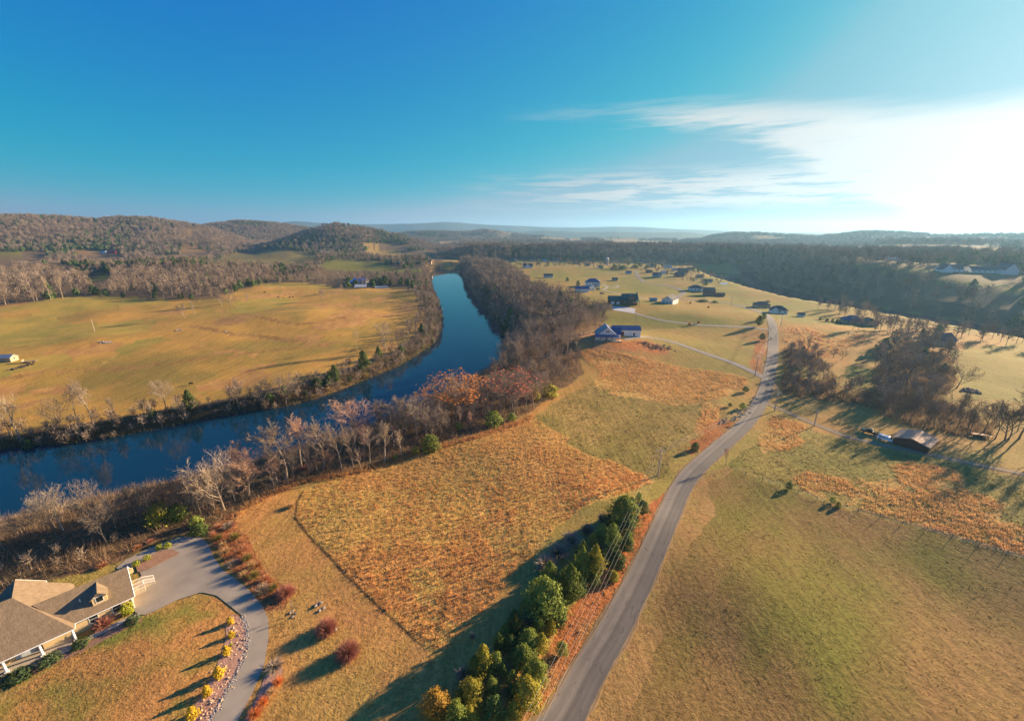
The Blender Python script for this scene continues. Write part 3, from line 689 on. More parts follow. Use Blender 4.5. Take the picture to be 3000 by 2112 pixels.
m_bark = mat('grey_bark', (0.29,0.23,0.17), 0.9, 0.3, 1.5, 0.1, rnd=0.22)
m_bark_dark = mat('dark_bark', (0.17,0.135,0.105), 0.9, 0.3, 1.5, 0.1, rnd=0.2)
m_bark_pale = mat('pale_bark', (0.42,0.345,0.26), 0.85, 0.25, 1.5, 0.15, rnd=0.12)
m_twig = mat('grey_brown_twigs', (0.335,0.26,0.19), 0.95, 0.2, 0.3, 0.05, rnd=0.25)
m_twig_dark = mat('dark_twigs', (0.20,0.15,0.11), 0.95, 0.2, 0.3, 0.05, rnd=0.25)
m_twig_pink = mat('pinkish_twigs', (0.43,0.275,0.19), 0.95, 0.2, 0.3, 0.05, rnd=0.15)
m_twig_pale = mat('pale_twigs', (0.43,0.34,0.23), 0.95, 0.2, 0.3, 0.05, rnd=0.15)
m_oak = mat('rust_oak_leaves', (0.50,0.20,0.06), 0.8, 0.35, 1.2, 0.1, rnd=0.1, trans=.3)
m_redleaf = mat('red_buds', (0.50,0.16,0.10), 0.8, 0.3, 1.2, 0.1, rnd=0.1, trans=.3)
m_ever = mat('evergreen_foliage', (0.195,0.24,0.045), 0.75, 0.45, 1.1, 0.2, rnd=0.25, trans=.25)
m_ever_dark = mat('dark_evergreen_foliage', (0.085,0.13,0.034), 0.75, 0.4, 1.1, 0.2, rnd=0.25, trans=.2)
m_ever_gold = mat('golden_green_foliage', (0.34,0.30,0.04), 0.75, 0.4, 1.1, 0.2, rnd=0.15, trans=.25)
m_ever_rust = mat('rusty_cedar_foliage', (0.36,0.215,0.035), 0.75, 0.4, 1.1, 0.2, rnd=0.1, trans=.25)
m_gold = mat('gold_shrub_foliage', (0.60,0.42,0.03), 0.7, 0.3, 3.0, 0.2, trans=.3)
m_lime = mat('lime_shrub_foliage', (0.32,0.34,0.03), 0.7, 0.3, 3.0, 0.2, trans=.25)
m_hedge = mat('dark_shrub_foliage', (0.065,0.10,0.03), 0.7, 0.4, 3.0, 0.3, trans=.2)
m_redtwig = mat('red_twigs', (0.40,0.175,0.12), 0.9, 0.3, 2.0, 0.1, rnd=.12, trans=.15)
m_rustshrub = mat('rust_shrub_twigs', (0.40,0.19,0.10), 0.9, 0.35, 2.0, 0.1, rnd=.25, trans=.15)
m_straw = mat('dry_straw', (0.55,0.36,0.17), 0.9, 0.3, 2.0, 0.1, rnd=.15, trans=.3)
m_orangegrass = mat('orange_dry_grass', (0.62,0.22,0.07), 0.9, 0.3, 2.0, 0.1, rnd=.15, trans=.3)
m_olive = mat('olive_leaves', (0.21,0.17,0.05), 0.8, 0.4, 1.2, 0.15, rnd=.2, trans=.25)

BT = []                                          # bare tree variants: (trunk builder, crown builder, height)
for k, kw in enumerate([dict(h=14, clear=.32, spread=1.1, nb=14, sub=(7,7,4)), dict(h=14, clear=.38, spread=.95, nb=15, sub=(7,7,4)), dict(h=14, clear=.28, spread=1.25, nb=13, fork=True, sub=(7,6,3)),
                        dict(h=14, clear=.45, spread=.72, nb=12), dict(h=14, clear=.22, spread=1.05, nb=16, sub=(7, 8, 4)), dict(h=14, clear=.55, spread=.85, nb=9, fork=True),
                        dict(h=14, clear=.3, spread=.9, nb=9, sub=(5, 4, 2))]):
    BT.append(bare_tree_mesh(100+k, **kw))
BT_TOP = [max(v.z for v in t.v+c.v) for t, c in BT]
BT_MESH = {}
def bt_mesh(k, bark, twig):
    key = (k, bark.name, twig.name)
    if key not in BT_MESH: BT_MESH[key] = (BT[k][0].mesh('trunk', bark), BT[k][1].mesh('crown', twig))
    return BT_MESH[key]
def set_scale(o, sxy, sz): o.scale = (sxy, sxy, sz)
def bare_tree(p, h, w=1.0, k=0, style='grey', label=None, group=None, name='bare_tree', rz=None, lean=0.0):
    bark, twig = {'grey': (m_bark, m_twig), 'dark': (m_bark_dark, m_twig_dark), 'pink': (m_bark, m_twig_pink), 'pale': (m_bark_pale, m_twig_pale), 'greypale': (m_bark, m_twig)}[style]
    tm, cm = bt_mesh(k, bark, twig)
    e = empty(name, p, random.uniform(0, 6.28) if rz is None else rz); s = h/BT_TOP[k]; set_scale(e, s*w*1.1, s)
    if lean: e.rotation_euler = (lean*random.uniform(-1, 1), lean*random.uniform(-1, 1), e.rotation_euler.z)
    obj('trunk', tm, e); obj('crown', cm, e)
    tag(e, label, 'tree', group); return e
def height_at(px, py, py_top):
    p = P(px, py); return p, max(2.0, top_z(p.y, py_top)-p.z)

# evergreens
def cone_shape(w, belly=.22, pw=.8):
    return lambda t: w*(min(t/belly, 1)**.6)*max(0.02, (1-max(0, t-belly)/(1-belly)))**pw
def pine_shape(w): return lambda t: w*(min(t/.3, 1)**.5)*max(0.03, (1-max(0, t-.3)/.7))**.55
def egg_shape(w): return lambda t: w*math.sqrt(max(0.02, 1-(2*t-1)**2))
EV = {}
def foliage_mesh(key, n, shape, size, material, seed, z0=0.0):
    k = (key, material.name, seed)
    if k not in EV:
        v, f = leaf_cloud(seed, n, shape, size); v[:, 2] = z0+(1-z0)*v[:, 2]; EV[k] = mesh_np('crown', v, f, material)
    return EV[k]
TRUNK_EV = None
def evergreen(p, h, w, kind='cone', style='green', seed=0, label=None, group=None, name='evergreen_tree', cat='tree', n=1500):
    global TRUNK_EV
    material = {'green': m_ever, 'dark': m_ever_dark, 'gold': m_ever_gold, 'rust': m_ever_rust}[style]
    sh = {'cone': cone_shape(.5), 'slim': cone_shape(.5, .3, .65), 'egg': pine_shape(.5), 'bush': lambda t: .5*math.sqrt(max(.05, 1-(1.25*t-.25)**2))}[kind]
    cm = foliage_mesh(kind+str(n), n, sh, {'cone': .042, 'slim': .04, 'egg': .042, 'bush': .05}[kind]*(1500/n)**.4, material, seed % 3, .06 if kind in ('cone', 'slim') else .12 if kind == 'egg' else 0)
    if TRUNK_EV is None:
        t = MB(); t.tube((0,0,-.06), (0,0,.8), .022, .006, 6); TRUNK_EV = t.mesh('trunk', m_bark_dark)
    e = empty(name, p, random.uniform(0, 6.28), (w, w, h)); obj('trunk', TRUNK_EV, e); obj('crown', cm, e)
    tag(e, label, cat, group); return e
# twiggy balls and grass fountains
def twig_ball_mesh(seed, n, w, material, up=.35, name='twigs'):
    rnd = random.Random(seed); t = TB()
    for i in range(n):
        a = rnd.uniform(0, 6.28); el = math.asin(rnd.uniform(-.05, 1)); d = Vector((math.cos(a)*math.cos(el), math.sin(a)*math.cos(el), math.sin(el)+up)).normalized()
        s = rnd.uniform(0, .55); p = Vector((0,0,.25))*s+d*s*rnd.uniform(.4, 1)*.6
        t.blade(p, rdir(rnd, d, R(rnd.uniform(0, 30))), rnd.uniform(.35, .55), w, rnd)
    return t.mesh(name, material)
TWB = {}
def twig_shrub(p, h, w, material, label, group=None, name='twiggy_shrub', seed=0, n=420, bw=.035, up=.35, cat='shrub'):
    k = (material.name, seed % 3, n, bw, up)
    if k not in TWB:
        me = twig_ball_mesh(seed % 3, n, bw, material, up); TWB[k] = me
    o = obj(name, TWB[k], None, p, random.uniform(0, 6.28)); o.scale = (w, w, h)
    tag(o, label, cat, group); return o
def bush(p, h, w, material, label, group=None, name='leafy_shrub', seed=0, n=420, size=.085, cat='shrub', shape=None):
    me = foliage_mesh('bush%d%.3f%s' % (n, size, shape), n, egg_shape(.5) if not shape else cone_shape(.5, .3, .7), size, material, seed % 3)
    o = obj(name, me, None, (p[0], p[1], p[2]-.12*h), random.uniform(0, 6.28)); o.scale = (w, w, h*1.08)
    tag(o, label, cat, group); return o

# scatter of whole plants as one mass: geometry nodes
def scatter(name, pts, scl, rz, pick, sources, kind='stuff'):
    me = bpy.data.meshes.new(name); n = len(pts); me.vertices.add(n); me.vertices.foreach_set('co', np.asarray(pts, np.float32).ravel())
    rot = np.zeros((n, 3), np.float32); rot[:, 2] = rz
    a = me.attributes.new('turn', 'FLOAT_VECTOR', 'POINT'); a.data.foreach_set('vector', rot.ravel())
    a = me.attributes.new('size', 'FLOAT_VECTOR', 'POINT'); a.data.foreach_set('vector', np.asarray(scl, np.float32).ravel())
    a = me.attributes.new('pick', 'INT', 'POINT'); a.data.foreach_set('value', np.asarray(pick, np.int32))
    me.update(); o = obj(name, me); tag(o, kind=kind)
    g = bpy.data.node_groups.new(name, 'GeometryNodeTree')
    g.interface.new_socket('Geometry', in_out='INPUT', socket_type='NodeSocketGeometry'); g.interface.new_socket('Geometry', in_out='OUTPUT', socket_type='NodeSocketGeometry')
    N = g.nodes; gi = N.new('NodeGroupInput'); go = N.new('NodeGroupOutput'); ip = N.new('GeometryNodeInstanceOnPoints'); j = N.new('GeometryNodeJoinGeometry')
    for s in sources:
        oi = N.new('GeometryNodeObjectInfo'); oi.inputs['Object'].default_value = s; oi.inputs['As Instance'].default_value = True; g.links.new(oi.outputs['Geometry'], j.inputs[0])
    def attr(nm, t):
        q = N.new('GeometryNodeInputNamedAttribute'); q.data_type = t; q.inputs['Name'].default_value = nm; return [s for s in q.outputs if s.enabled and s.name == 'Attribute'][0]
    g.links.new(gi.outputs[0], ip.inputs['Points']); g.links.new(j.outputs[0], ip.inputs['Instance']); ip.inputs['Pick Instance'].default_value = True
    g.links.new(attr('pick', 'INT'), ip.inputs['Instance Index']); g.links.new(attr('turn', 'FLOAT_VECTOR'), ip.inputs['Rotation']); g.links.new(attr('size', 'FLOAT_VECTOR'), ip.inputs['Scale'])
    g.links.new(ip.outputs[0], go.inputs[0])
    md = o.modifiers.new('scatter', 'NODES'); md.node_group = g
    return o

# ------------------------------------------------------------------ grass standing in the unmown fields (countless: one mass each)
def grass_mass(name, polys, density, hgt, blades, cols, width=.09, clump=.35, mask=None, seed=1, lean=.3, warp=None):
    rg = np.random.default_rng(seed); PX = []
    for pl in polys:
        x0, y0 = pl.min(0); x1, y1 = pl.max(0); n = int((x1-x0)*(y1-y0)*density)
        x = rg.uniform(x0, x1, n); y = rg.uniform(y0, y1, n); wp = warp(x, y) if warp else 0.0; s = in_poly(x+wp*fbm(x, y, 9, 21), y+wp*fbm(x, y, 9, 22), pl); x, y = x[s], y[s]
        if mask is not None: s = mask(x, y, rg); x, y = x[s], y[s]
        PX.append(np.stack([x, y], 1))
    p = np.concatenate(PX); n = len(p)
    if n == 0: return None
    z = H(p[:, 0], p[:, 1]); k = blades
    hh = hgt*rg.uniform(.6, 1.3, n)*(1+.7*fbm(p[:, 0], p[:, 1], 6, 61))
    base = np.repeat(np.stack([p[:, 0], p[:, 1], z-.04], 1), k, 0)
    N = n*k; a = rg.uniform(0, 2*np.pi, N); off = rg.uniform(0, 1, N)**.5*clump
    base[:, 0] += np.cos(a)*off; base[:, 1] += np.sin(a)*off
    b = rg.uniform(0, np.pi, N); w = width*rg.uniform(.6, 1.4, N)
    d = np.stack([np.cos(b)*w, np.sin(b)*w, np.zeros(N)], 1)
    h3 = np.repeat(hh, k)*rg.uniform(.55, 1.15, N); ln = lean*h3
    tip = base + np.stack([np.cos(a)*off*.8+rg.normal(0, .5, N)*ln, np.sin(a)*off*.8+rg.normal(0, .5, N)*ln, h3], 1)
    v = np.stack([base-d, base+d, tip], 1).reshape(-1, 3)
    me = mesh_np(name, v, np.arange(3*N).reshape(-1, 3))
    t = np.clip(.5+1.7*fbm(p[:, 0], p[:, 1], 17, 62)+1.2*fbm(p[:, 0], p[:, 1], 50, 63)+rg.normal(0, .22, n)-.35*sstep(-10, 30, p[:, 0]), 0, 1)[:, None]
    if isinstance(cols, float):
        gi = np.clip(np.searchsorted(GR, np.hypot(p[:, 0], p[:, 1])), 0, len(GR)-1); gj = np.clip(np.round((np.arctan2(p[:, 0], p[:, 1])-A0)/DA), 0, NA1-1).astype(int); c = GC[gi, gj]*cols
    else: c = np.array(cols[0])*(1-t)+np.array(cols[1])*t
    c = np.repeat(c*rg.uniform(.75, 1.25, (n, 1)), 3*k, 0)
    at = me.attributes.new('cover', 'FLOAT_COLOR', 'POINT'); at.data.foreach_set('color', np.concatenate([np.clip(c, 0, 1), np.ones((len(c), 1))], 1).astype(np.float32).ravel())
    if 'grass_blades' not in MATS:
        m = bpy.data.materials.new('grass_blades'); m.use_nodes = True; nt = m.node_tree; nt.nodes.clear(); out = nt.nodes.new('ShaderNodeOutputMaterial')
        ac = nt.nodes.new('ShaderNodeAttribute'); ac.attribute_name = 'cover'; dd = nt.nodes.new('ShaderNodeBsdfDiffuse'); tt = nt.nodes.new('ShaderNodeBsdfTranslucent'); mx = nt.nodes.new('ShaderNodeMixShader'); mx.inputs[0].default_value = .4
        nt.links.new(ac.outputs['Color'], dd.inputs[0]); nt.links.new(ac.outputs['Color'], tt.inputs[0]); nt.links.new(dd.outputs[0], mx.inputs[1]); nt.links.new(tt.outputs[0], mx.inputs[2]); nt.links.new(mx.outputs[0], out.inputs[0])
        MATS['grass_blades'] = m
    me.materials.append(MATS['grass_blades'])
    return tag(obj(name, me), kind='stuff')
ORANGE = ((0.60,0.285,0.115), (0.565,0.385,0.16)); ROUGHC = ((0.30,0.22,0.08), (0.20,0.19,0.06))
LAWNC = ((0.30,0.20,0.09), (0.15,0.155,0.045))
keep_off = lambda x, y: (dist_line(x, y, ROADL[::4]) > 4.3)
grass_mass('tall_orange_grass', [SEDGE['main']], 3.8, .56, 5, ORANGE, width=.055, clump=.26, seed=2, warp=lambda x, y: 5*(.25+1.5*sstep(-12, 25, x)), mask=lambda x, y, r: keep_off(x, y) & (r.random(len(x)) < .85+.8*fbm(x, y, 9, 64)))
grass_mass('tall_orange_grass', [SEDGE['upper'], SEDGE['strip']], 2.0, .62, 6, ((0.60,0.335,0.145), (0.58,0.40,0.175)), width=.07, clump=.6, seed=3, mask=lambda x, y, r: keep_off(x, y) & (fbm(x, y, 12, 65)+.5*fbm(x, y, 40, 66)+.1+.25*(r.random(len(x))-.5) > 0))
grass_mass('tall_orange_grass', [SEDGE['tri'], SEDGE['band']], 3.2, .62, 6, ((0.62,0.355,0.155), (0.60,0.42,0.185)), width=.06, clump=.5, seed=4, mask=lambda x, y, r: keep_off(x, y) & (fbm(x, y, 8, 67)+.6*fbm(x, y, 34, 68)+.14+.3*(r.random(len(x))-.5) > 0))
grass_mass('dry_slope_grass', [SEDGE['slope']], .35, .9, 5, ((0.60,0.32,0.16), (0.60,0.38,0.17)), width=.16, seed=5, mask=lambda x, y, r: keep_off(x, y) & (fbm(x, y, 14, 69)+.12 > 0))
grass_mass('rough_pasture_grass', [ROUGH, ROUGH2], .8, .4, 4, ROUGHC, width=.12, clump=.5, seed=6, mask=lambda x, y, r: keep_off(x, y) & (dist_line(x, y, LANE_RIGHT) > 2.5) & (r.random(len(x)) < .6+1.6*fbm(x, y, 7, 70)))
grass_mass('bank_weeds', [CLAY, CLAY2, CLAY3], .7, .5, 4, ((0.42,0.22,0.10), (0.26,0.20,0.07)), clump=.4, seed=7, mask=lambda x, y, r: keep_off(x, y) & (fbm(x, y, 5, 71)+.02 > 0))
lawn_near = lambda x, y, r: keep_off(x, y) & (np.hypot(x, y) < 150) & ~in_poly(x, y, DRIVE) & (r.random(len(x)) < .55+1.3*fbm(x, y, 3.0, 72))
_ca, _sa = math.cos(R(38)), math.sin(R(38))
grass_mass('mown_lawn_grass', [LAWN_R], 2.6, .16, 3, 1.08, width=.10, clump=.3, seed=8, mask=lambda x, y, r: lawn_near(x, y, r) & (r.random(len(x)) < .6+1.8*fbm(x*_ca-y*_sa, (x*_sa+y*_ca)*.04, 2.4, 73)))
grass_mass('mown_lawn_grass', [MOWN, LAWN], 1.8, .17, 3, 1.08, width=.10, clump=.3, seed=9, mask=lambda x, y, r: lawn_near(x, y, r) & ~in_poly(x, y, SEDGE['main']))
# ------------------------------------------------------------------ planting: single trees
NEARROW = 'bare trees along the near river bank'
def tree_row(rows, group, wide=1.0):
    for px, py, pt, w, k, st, lab in rows:
        p, h = height_at(px, py, pt)
        bare_tree(p, h, w*wide, k, st, lab, group)
tree_row([
 (658,1493,1312,.72,2,'greypale','tall pale spreading bare tree by the red bed at the river bend'),
 (728,1452,1298,1.05,4,'pink','round pinkish-brown bare tree right of the tall pale spreading one'),
 (804,1443,1385,.8,6,'greypale','thin leaning bare sapling right of the round pinkish tree'),
 (838,1411,1233,1.0,1,'grey','big fan-crowned bare tree, first left of the gap over the river'),
 (815,1417,1328,.9,3,'greypale','slim bare tree in front of the big fan-crowned one, on its left'),
 (862,1415,1312,.8,3,'greypale','slim upright bare tree in front of the big fan-crowned one, on its right'),
 (882,1372,1205,.75,3,'pink','narrow flame-shaped bare tree rising behind the big fan-crowned one'),
 (906,1383,1286,.9,6,'grey','small bare tree above the dark red shrub'),
 (947,1372,1228,1.0,1,'grey','broad dome-crowned bare tree, second big crown from the left of the row'),
 (930,1385,1318,.8,3,'greypale','short thin bare tree under the broad dome-crowned one'),
 (999,1385,1240,.7,5,'greypale','leaning forked bare tree with pale trunk right of the broad dome'),
 (1033,1359,1258,.8,5,'greypale','Y-forked slim bare tree at the field edge'),
 (1059,1380,1300,.7,6,'grey','short twisted bare tree at the very edge of the orange field'),
 (1083,1363,1254,.7,5,'greypale','slim straight bare tree with a small forked top at the field edge'),
 (1127,1355,1228,.75,3,'pale','tall slim pale-trunked bare tree at the field edge'),
 (1042,1305,1156,1.05,0,'pink','tall broad bare tree standing out against the river, tallest of the row'),
 (1178,1337,1257,.75,3,'pale','small pale slender tree left of the round green cedar'),
 (1222,1272,1166,1.0,2,'pale','white-limbed sycamore with bright crooked branches'),
 (1250,1290,1185,.9,0,'grey','bare tree close to the right of the white-limbed sycamore'),
 (1295,1278,1180,.8,1,'grey','fine-twigged bare tree between the sycamore and the rust oak'),
 (1347,1262,1180,.6,3,'greypale','thin pale stem bare tree in front of the rust oak'),
 (1398,1180,1116,.8,5,'pale','white forked bare tree right of the rust oak'),
 (1427,1175,1107,.7,5,'pale','white many-forked bare tree nearer the reddish maple'),
 (1445,1196,1108,.5,3,'pale','thin white straight trunk left of the reddish maple'),
 (1150,1285,1168,1.0,0,'grey','greyish broad bare tree behind the tall slim pale one'),
 (1115,1270,1172,.9,4,'grey','hazy brown bare tree next to the river behind the row'),
 (1190,1262,1150,.9,4,'greypale','pale-topped bare tree at the water left of the sycamore'),
 (1275,1235,1140,.9,4,'grey','brown bare tree by the water left of the rust oak')], NEARROW, 1.22)
tree_row([
 (186,1552,1415,.72,2,'pale','broad flat-topped pale bare tree over the river behind the house'),
 (268,1535,1400,.7,2,'greypale','bare tree with upright white top right of the flat-topped one'),
 (130,1556,1452,.62,2,'pale','crooked pale bare tree leaning out left of the flat-topped one'),
 (12,1610,1512,.85,2,'greypale','bright bare crown at the left edge of the picture behind the house'),
 (312,1590,1470,1.0,0,'grey','dim grey bare tree in the shade behind the house'),
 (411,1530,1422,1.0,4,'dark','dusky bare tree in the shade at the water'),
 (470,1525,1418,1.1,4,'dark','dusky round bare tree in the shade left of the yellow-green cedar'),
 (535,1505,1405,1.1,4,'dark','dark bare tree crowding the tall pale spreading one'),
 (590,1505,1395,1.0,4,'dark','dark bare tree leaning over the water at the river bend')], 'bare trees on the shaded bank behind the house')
tree_row([
 (65,1290,1147,.75,5,'pale','white multi-stemmed bare tree at the left edge across the river'),
 (35,1285,1165,.6,5,'pale','white leaning stem behind the multi-stemmed tree across the river'),
 (169,1257,1160,.9,2,'greypale','leaning bare tree with bent limbs across the river'),
 (234,1257,1121,.6,3,'grey','tall dark-stemmed bare tree across the river, left of a pair'),
 (275,1248,1099,.7,1,'greypale','tall fan-topped bare tree across the river, right of a pair'),
 (342,1228,1160,.7,3,'grey','small thin bare tree on the far bank'),
 (453,1240,1168,.35,3,'pale','bare white pole of a tree leaning over the far bank'),
 (489,1206,1104,.85,0,'greypale','broad bare tree on the far bank left of the dark cedar'),
 (524,1222,1160,.7,2,'pale','crooked white bare tree beside the dark cedar across the river'),
 (702,1198,1099,.8,1,'greypale','bare white-limbed tree on the far bank right of the cedar'),
 (775,1194,1104,.85,4,'grey','full-crowned bare tree on the far bank'),
 (838,1184,1088,.9,2,'grey','spreading bare tree on the far bank with a dark trunk'),
 (1131,1028,935,.8,0,'pale','pale feathery bare tree alone above the river bend'),
 (1046,1024,961,.35,5,'pale','thin pale leaning stem in the far field above the river bend'),
 (1168,1026,962,.5,0,'grey','slender bare tree right of the pale feathery one above the bend'),
 (540,932,886,1.1,0,'grey','bare round tree in the golden field, left of two by a hollow'),
 (573,930,880,.6,3,'greypale','thin bare tree in the golden field, right of two by a hollow'),
 (677,897,845,1.3,2,'grey','dark spreading bare tree alone at the wood edge of the golden field'),
 (651,900,858,.8,4,'grey','bushy bare tree left of the dark spreading one'),
 (727,890,856,.8,0,'grey','small bare tree right of the dark spreading one'),
 (943,880,846,1.2,4,'grey','bare tree in mid-field before the blue barns'),
 (950,878,852,.8,3,'grey','slim bare tree touching the mid-field one'),
 (1001,857,830,1.2,4,'grey','bare tree beside the open shed of the blue barns'),
 (16,893,830,1.3,2,'greypale','large white-boled bare oak at the left picture edge before the wood'),
 (150,878,808,.5,5,'pale','tall pale stems at the edge of the left wood'),
 (185,874,805,.5,5,'pale','tall leaning pale stem at the edge of the left wood')], 'bare trees across the river')
tree_row([
 (2126,1363,1312,.8,3,'pink','small bare tree standing alone at the roadside bend'),
 (2655,1130,1040,1.9,4,'dark','great round-crowned bare tree in the grove right of the road'),
 (2802,1137,1062,1.2,2,'dark','dark twisted bare tree leaning on the bright meadow'),
 (2705,1258,1165,.9,0,'dark','bare tree behind the brown shed, left in the row'),
 (2735,1256,1170,.8,2,'dark','leaning bare tree behind the brown shed'),
 (2762,1252,1175,.8,1,'dark','bare tree right of the brown shed with slanting trunk'),
 (2800,1262,1170,.9,0,'dark','bare tree of the roadside row, first right of the shed gap'),
 (2835,1262,1160,.9,2,'dark','bare tree of the roadside row over the small red trailer'),
 (2880,1270,1172,.9,4,'dark','thick bare tree in the middle of the roadside row'),
 (2915,1285,1175,.9,0,'dark','bare tree of the roadside row casting the long forked shadow'),
 (2945,1290,1165,1.0,2,'dark','forked bare tree near the right edge in the roadside row'),
 (2985,1285,1125,.9,0,'dark','tallest bare tree of the roadside row at the right edge'),
 (2440,1050,1015,1.2,2,'dark','pair-topped small bare tree before the orange slope'),
 (2465,1055,1022,1.1,2,'dark','small purplish bare tree at the foot of the orange slope'),
 (2660,1245,1150,.9,1,'dark','bare tree left behind the brown shed'),
 (2625,1235,1150,.9,0,'dark','bare tree in the shaded corner left of the brown shed'),
 (2590,1225,1140,.9,4,'dark','shaded bare tree over the black pickup')], 'bare trees of the grove right of the road')
# far side of the frame: trees whose long shadows reach in
for q in [(3060,1330),(3150,1370)]:
    p = P(*q); bare_tree(p, 15, .9, 0, 'dark', 'bare tree just beyond the right edge in the roadside row', 'bare trees of the grove right of the road')
# leafy late-autumn crowns
def leafy(px, py, pt, w, leaf, label, k=0, n=900, t0=.45):
    p, h = height_at(px, py, pt); e = bare_tree(p, h, w, k, 'grey', label, 'trees still in leaf by the river')
    v, f = leaf_cloud(px, n, lambda t: .42*(.45+.8*math.sin(math.pi*min(1, t*.9+.1))), .026); zt = BT_TOP[k]; v *= zt; v[:, 2] = zt*t0+v[:, 2]*(1-t0)
    keep = (np.random.default_rng(px).random(len(f)) < .85) & (fbm(v[::3, 0], v[::3, 1]+v[::3, 2], 2.6, 80)[:len(f)] > -.10)
    obj('leaves', mesh_np('leaves', v, f[keep], leaf), e)
leafy(1335,1222,1090,1.15,m_oak,'rust-orange oak still holding its leaves by the river',k=0,n=1500,t0=.42)
leafy(1500,1205,1080,1.1,m_redleaf,'salmon-red budding maple at the edge of the wood',k=4,n=700,t0=.55)
leafy(2430,1165,1100,1.0,m_oak,'small rusty-leaved tree in the grove by the road',k=4,n=260)
leafy(1540,1205,1130,.8,m_redleaf,'thin reddish young tree right of the salmon maple',k=3,n=160)
p, h = height_at(1785,928,885); bare_tree(p, h, 1.0, 4, 'pale', 'yellowish thin-leaved tree at the wood edge by the green-roofed house', 'bare trees of the bank wood')

# evergreens on the bank above the road: px of crown middle, width, height, look
EVG = 'evergreens on the bank beside the road'
for px, py, w, h, kind, st, lab in [
 (1824,1488,88,105,'egg','green','bushy green pine at the top end of the row'),
 (1880,1482,40,50,'egg','dark','small dark cedar right of the top pine'),
 (1791,1563,48,100,'slim','green','slim bright green pine below the top pine'),
 (1834,1535,48,70,'cone','dark','dark cedar tucked under the top pine'),
 (1833,1588,44,52,'egg','dark','round dark cedar nearest the road, upper of two'),
 (1806,1632,46,46,'bush','dark','low dark cedar nearest the road, lower of two'),
 (1742,1628,54,112,'cone','gold','tall yellowish cedar on the roadward side of a pair'),
 (1703,1632,56,112,'cone','green','tall green pine on the field side of a pair'),
 (1667,1690,76,130,'cone','green','tall pointed pine right of the broadest pine'),
 (1597,1738,112,132,'egg','green','broadest and biggest pine in the middle of the row'),
 (1511,1822,44,78,'cone','rust','brown-gold pointed cedar left of the bare white shrub'),
 (1461,1872,33,62,'slim','green','small pointed green cedar behind the yellow-green cone'),
 (1417,1918,60,104,'cone','gold','yellow-green cone-shaped cedar on the field side'),
 (1549,1868,66,72,'egg','green','green pine at the edge of the red clay'),
 (1496,1878,36,66,'slim','dark','narrow dark cedar in the shaded middle'),
 (1531,1912,74,66,'egg','green','spreading pine above the lower red clay'),
 (1476,1962,24,48,'slim','green','tiny slim pine among the lower pines'),
 (1569,1960,66,88,'egg','green','bright pine on the roadward side, upper of the lower group'),
 (1545,2020,84,98,'egg','gold','yellowish-green pine on the roadward side, middle of the lower group'),  # whole crown in the golden-green foliage colour
 (1381,2018,74,72,'egg','gold','yellow-green bushy pine on the field side of the lower group'),
 (1441,2004,40,54,'egg','green','small round pine in the middle of the lower group'),
 (1496,2018,28,58,'slim','dark','slim dark cedar between two lower pines'),
 (1505,2078,54,72,'cone','gold','golden pine at the bottom edge near the road'),
 (1440,2056,32,46,'egg','green','small green pine at the bottom, behind the golden ones'),
 (1443,2094,50,58,'cone','gold','golden pine at the bottom edge, second from the road'),
 (1377,2094,54,60,'egg','gold','yellowish pine at the bottom edge beside the rusty cedar'),
 (1337,2084,66,90,'egg','green','green pine leaning on the rusty cedar at the bottom edge'),
 (1280,2058,84,104,'egg','rust','large rusty-gold cedar at the bottom left end of the row'),
 (1646,1895,36,46,'egg','green','lone small pine on the red clay bank'),
 (1797,1682,26,28,'bush','gold','little bush on the red clay above the road'),
 (1635,1800,40,50,'bush','dark','dark young pine under the broadest pine')]:
    base = P(px + (px-CX)*-.0, py + h*.5); tz = top_z(base.y, py-h*.42); H_ = max(1.2, (tz-base.z)*1.06)
    dist = math.sqrt(base.x**2+base.y**2+(CAM_H-base.z)**2); zc = base.y*CP+(CAM_H-base.z)*SP
    evergreen(base, H_*.84, w*zc/FPX*1.14, kind, st, px, lab, EVG, n=3600 if w > 60 else 2200)
# the gaps of the row are closed by younger pines and cedars
ROWP = poly([(1850,1470),(1890,1500),(1850,1590),(1790,1660),(1720,1740),(1650,1810),(1600,1890),(1590,1960),(1555,2060),(1500,2130),(1290,2130),(1300,2060),(1370,1980),(1440,1900),(1520,1800),(1590,1720),(1680,1640),(1760,1540)])
rg_ = random.Random(4); x0, y0 = ROWP.min(0); x1, y1 = ROWP.max(0); got = []
while len(got) < 46:
    x, y = rg_.uniform(x0, x1), rg_.uniform(y0, y1)
    if not in_poly(np.array([x]), np.array([y]), ROWP)[0] or any((x-a)**2+(y-b)**2 < 5 for a, b in got): continue
    got.append((x, y)); hh = rg_.uniform(3.0, 5.2)
    evergreen(G(x, y), hh, hh*rg_.uniform(.55, .8), rg_.choice(['cone', 'slim', 'egg']), rg_.choice(['green', 'green', 'dark', 'gold']), len(got), 'young evergreen crowded among the taller ones of the roadside row', EVG, n=900)
def ev_px(px, pb, pt, wpx, kind, st, lab, group=None, n=700, name='evergreen_tree', cat='tree'):
    p = P(px, pb); h = max(.8, top_z(p.y, pt)-p.z); zc = p.y*CP+(CAM_H-p.z)*SP
    return evergreen(p, h, wpx*zc/FPX, kind, st, int(px), lab, group, n=n, name=name, cat=cat)
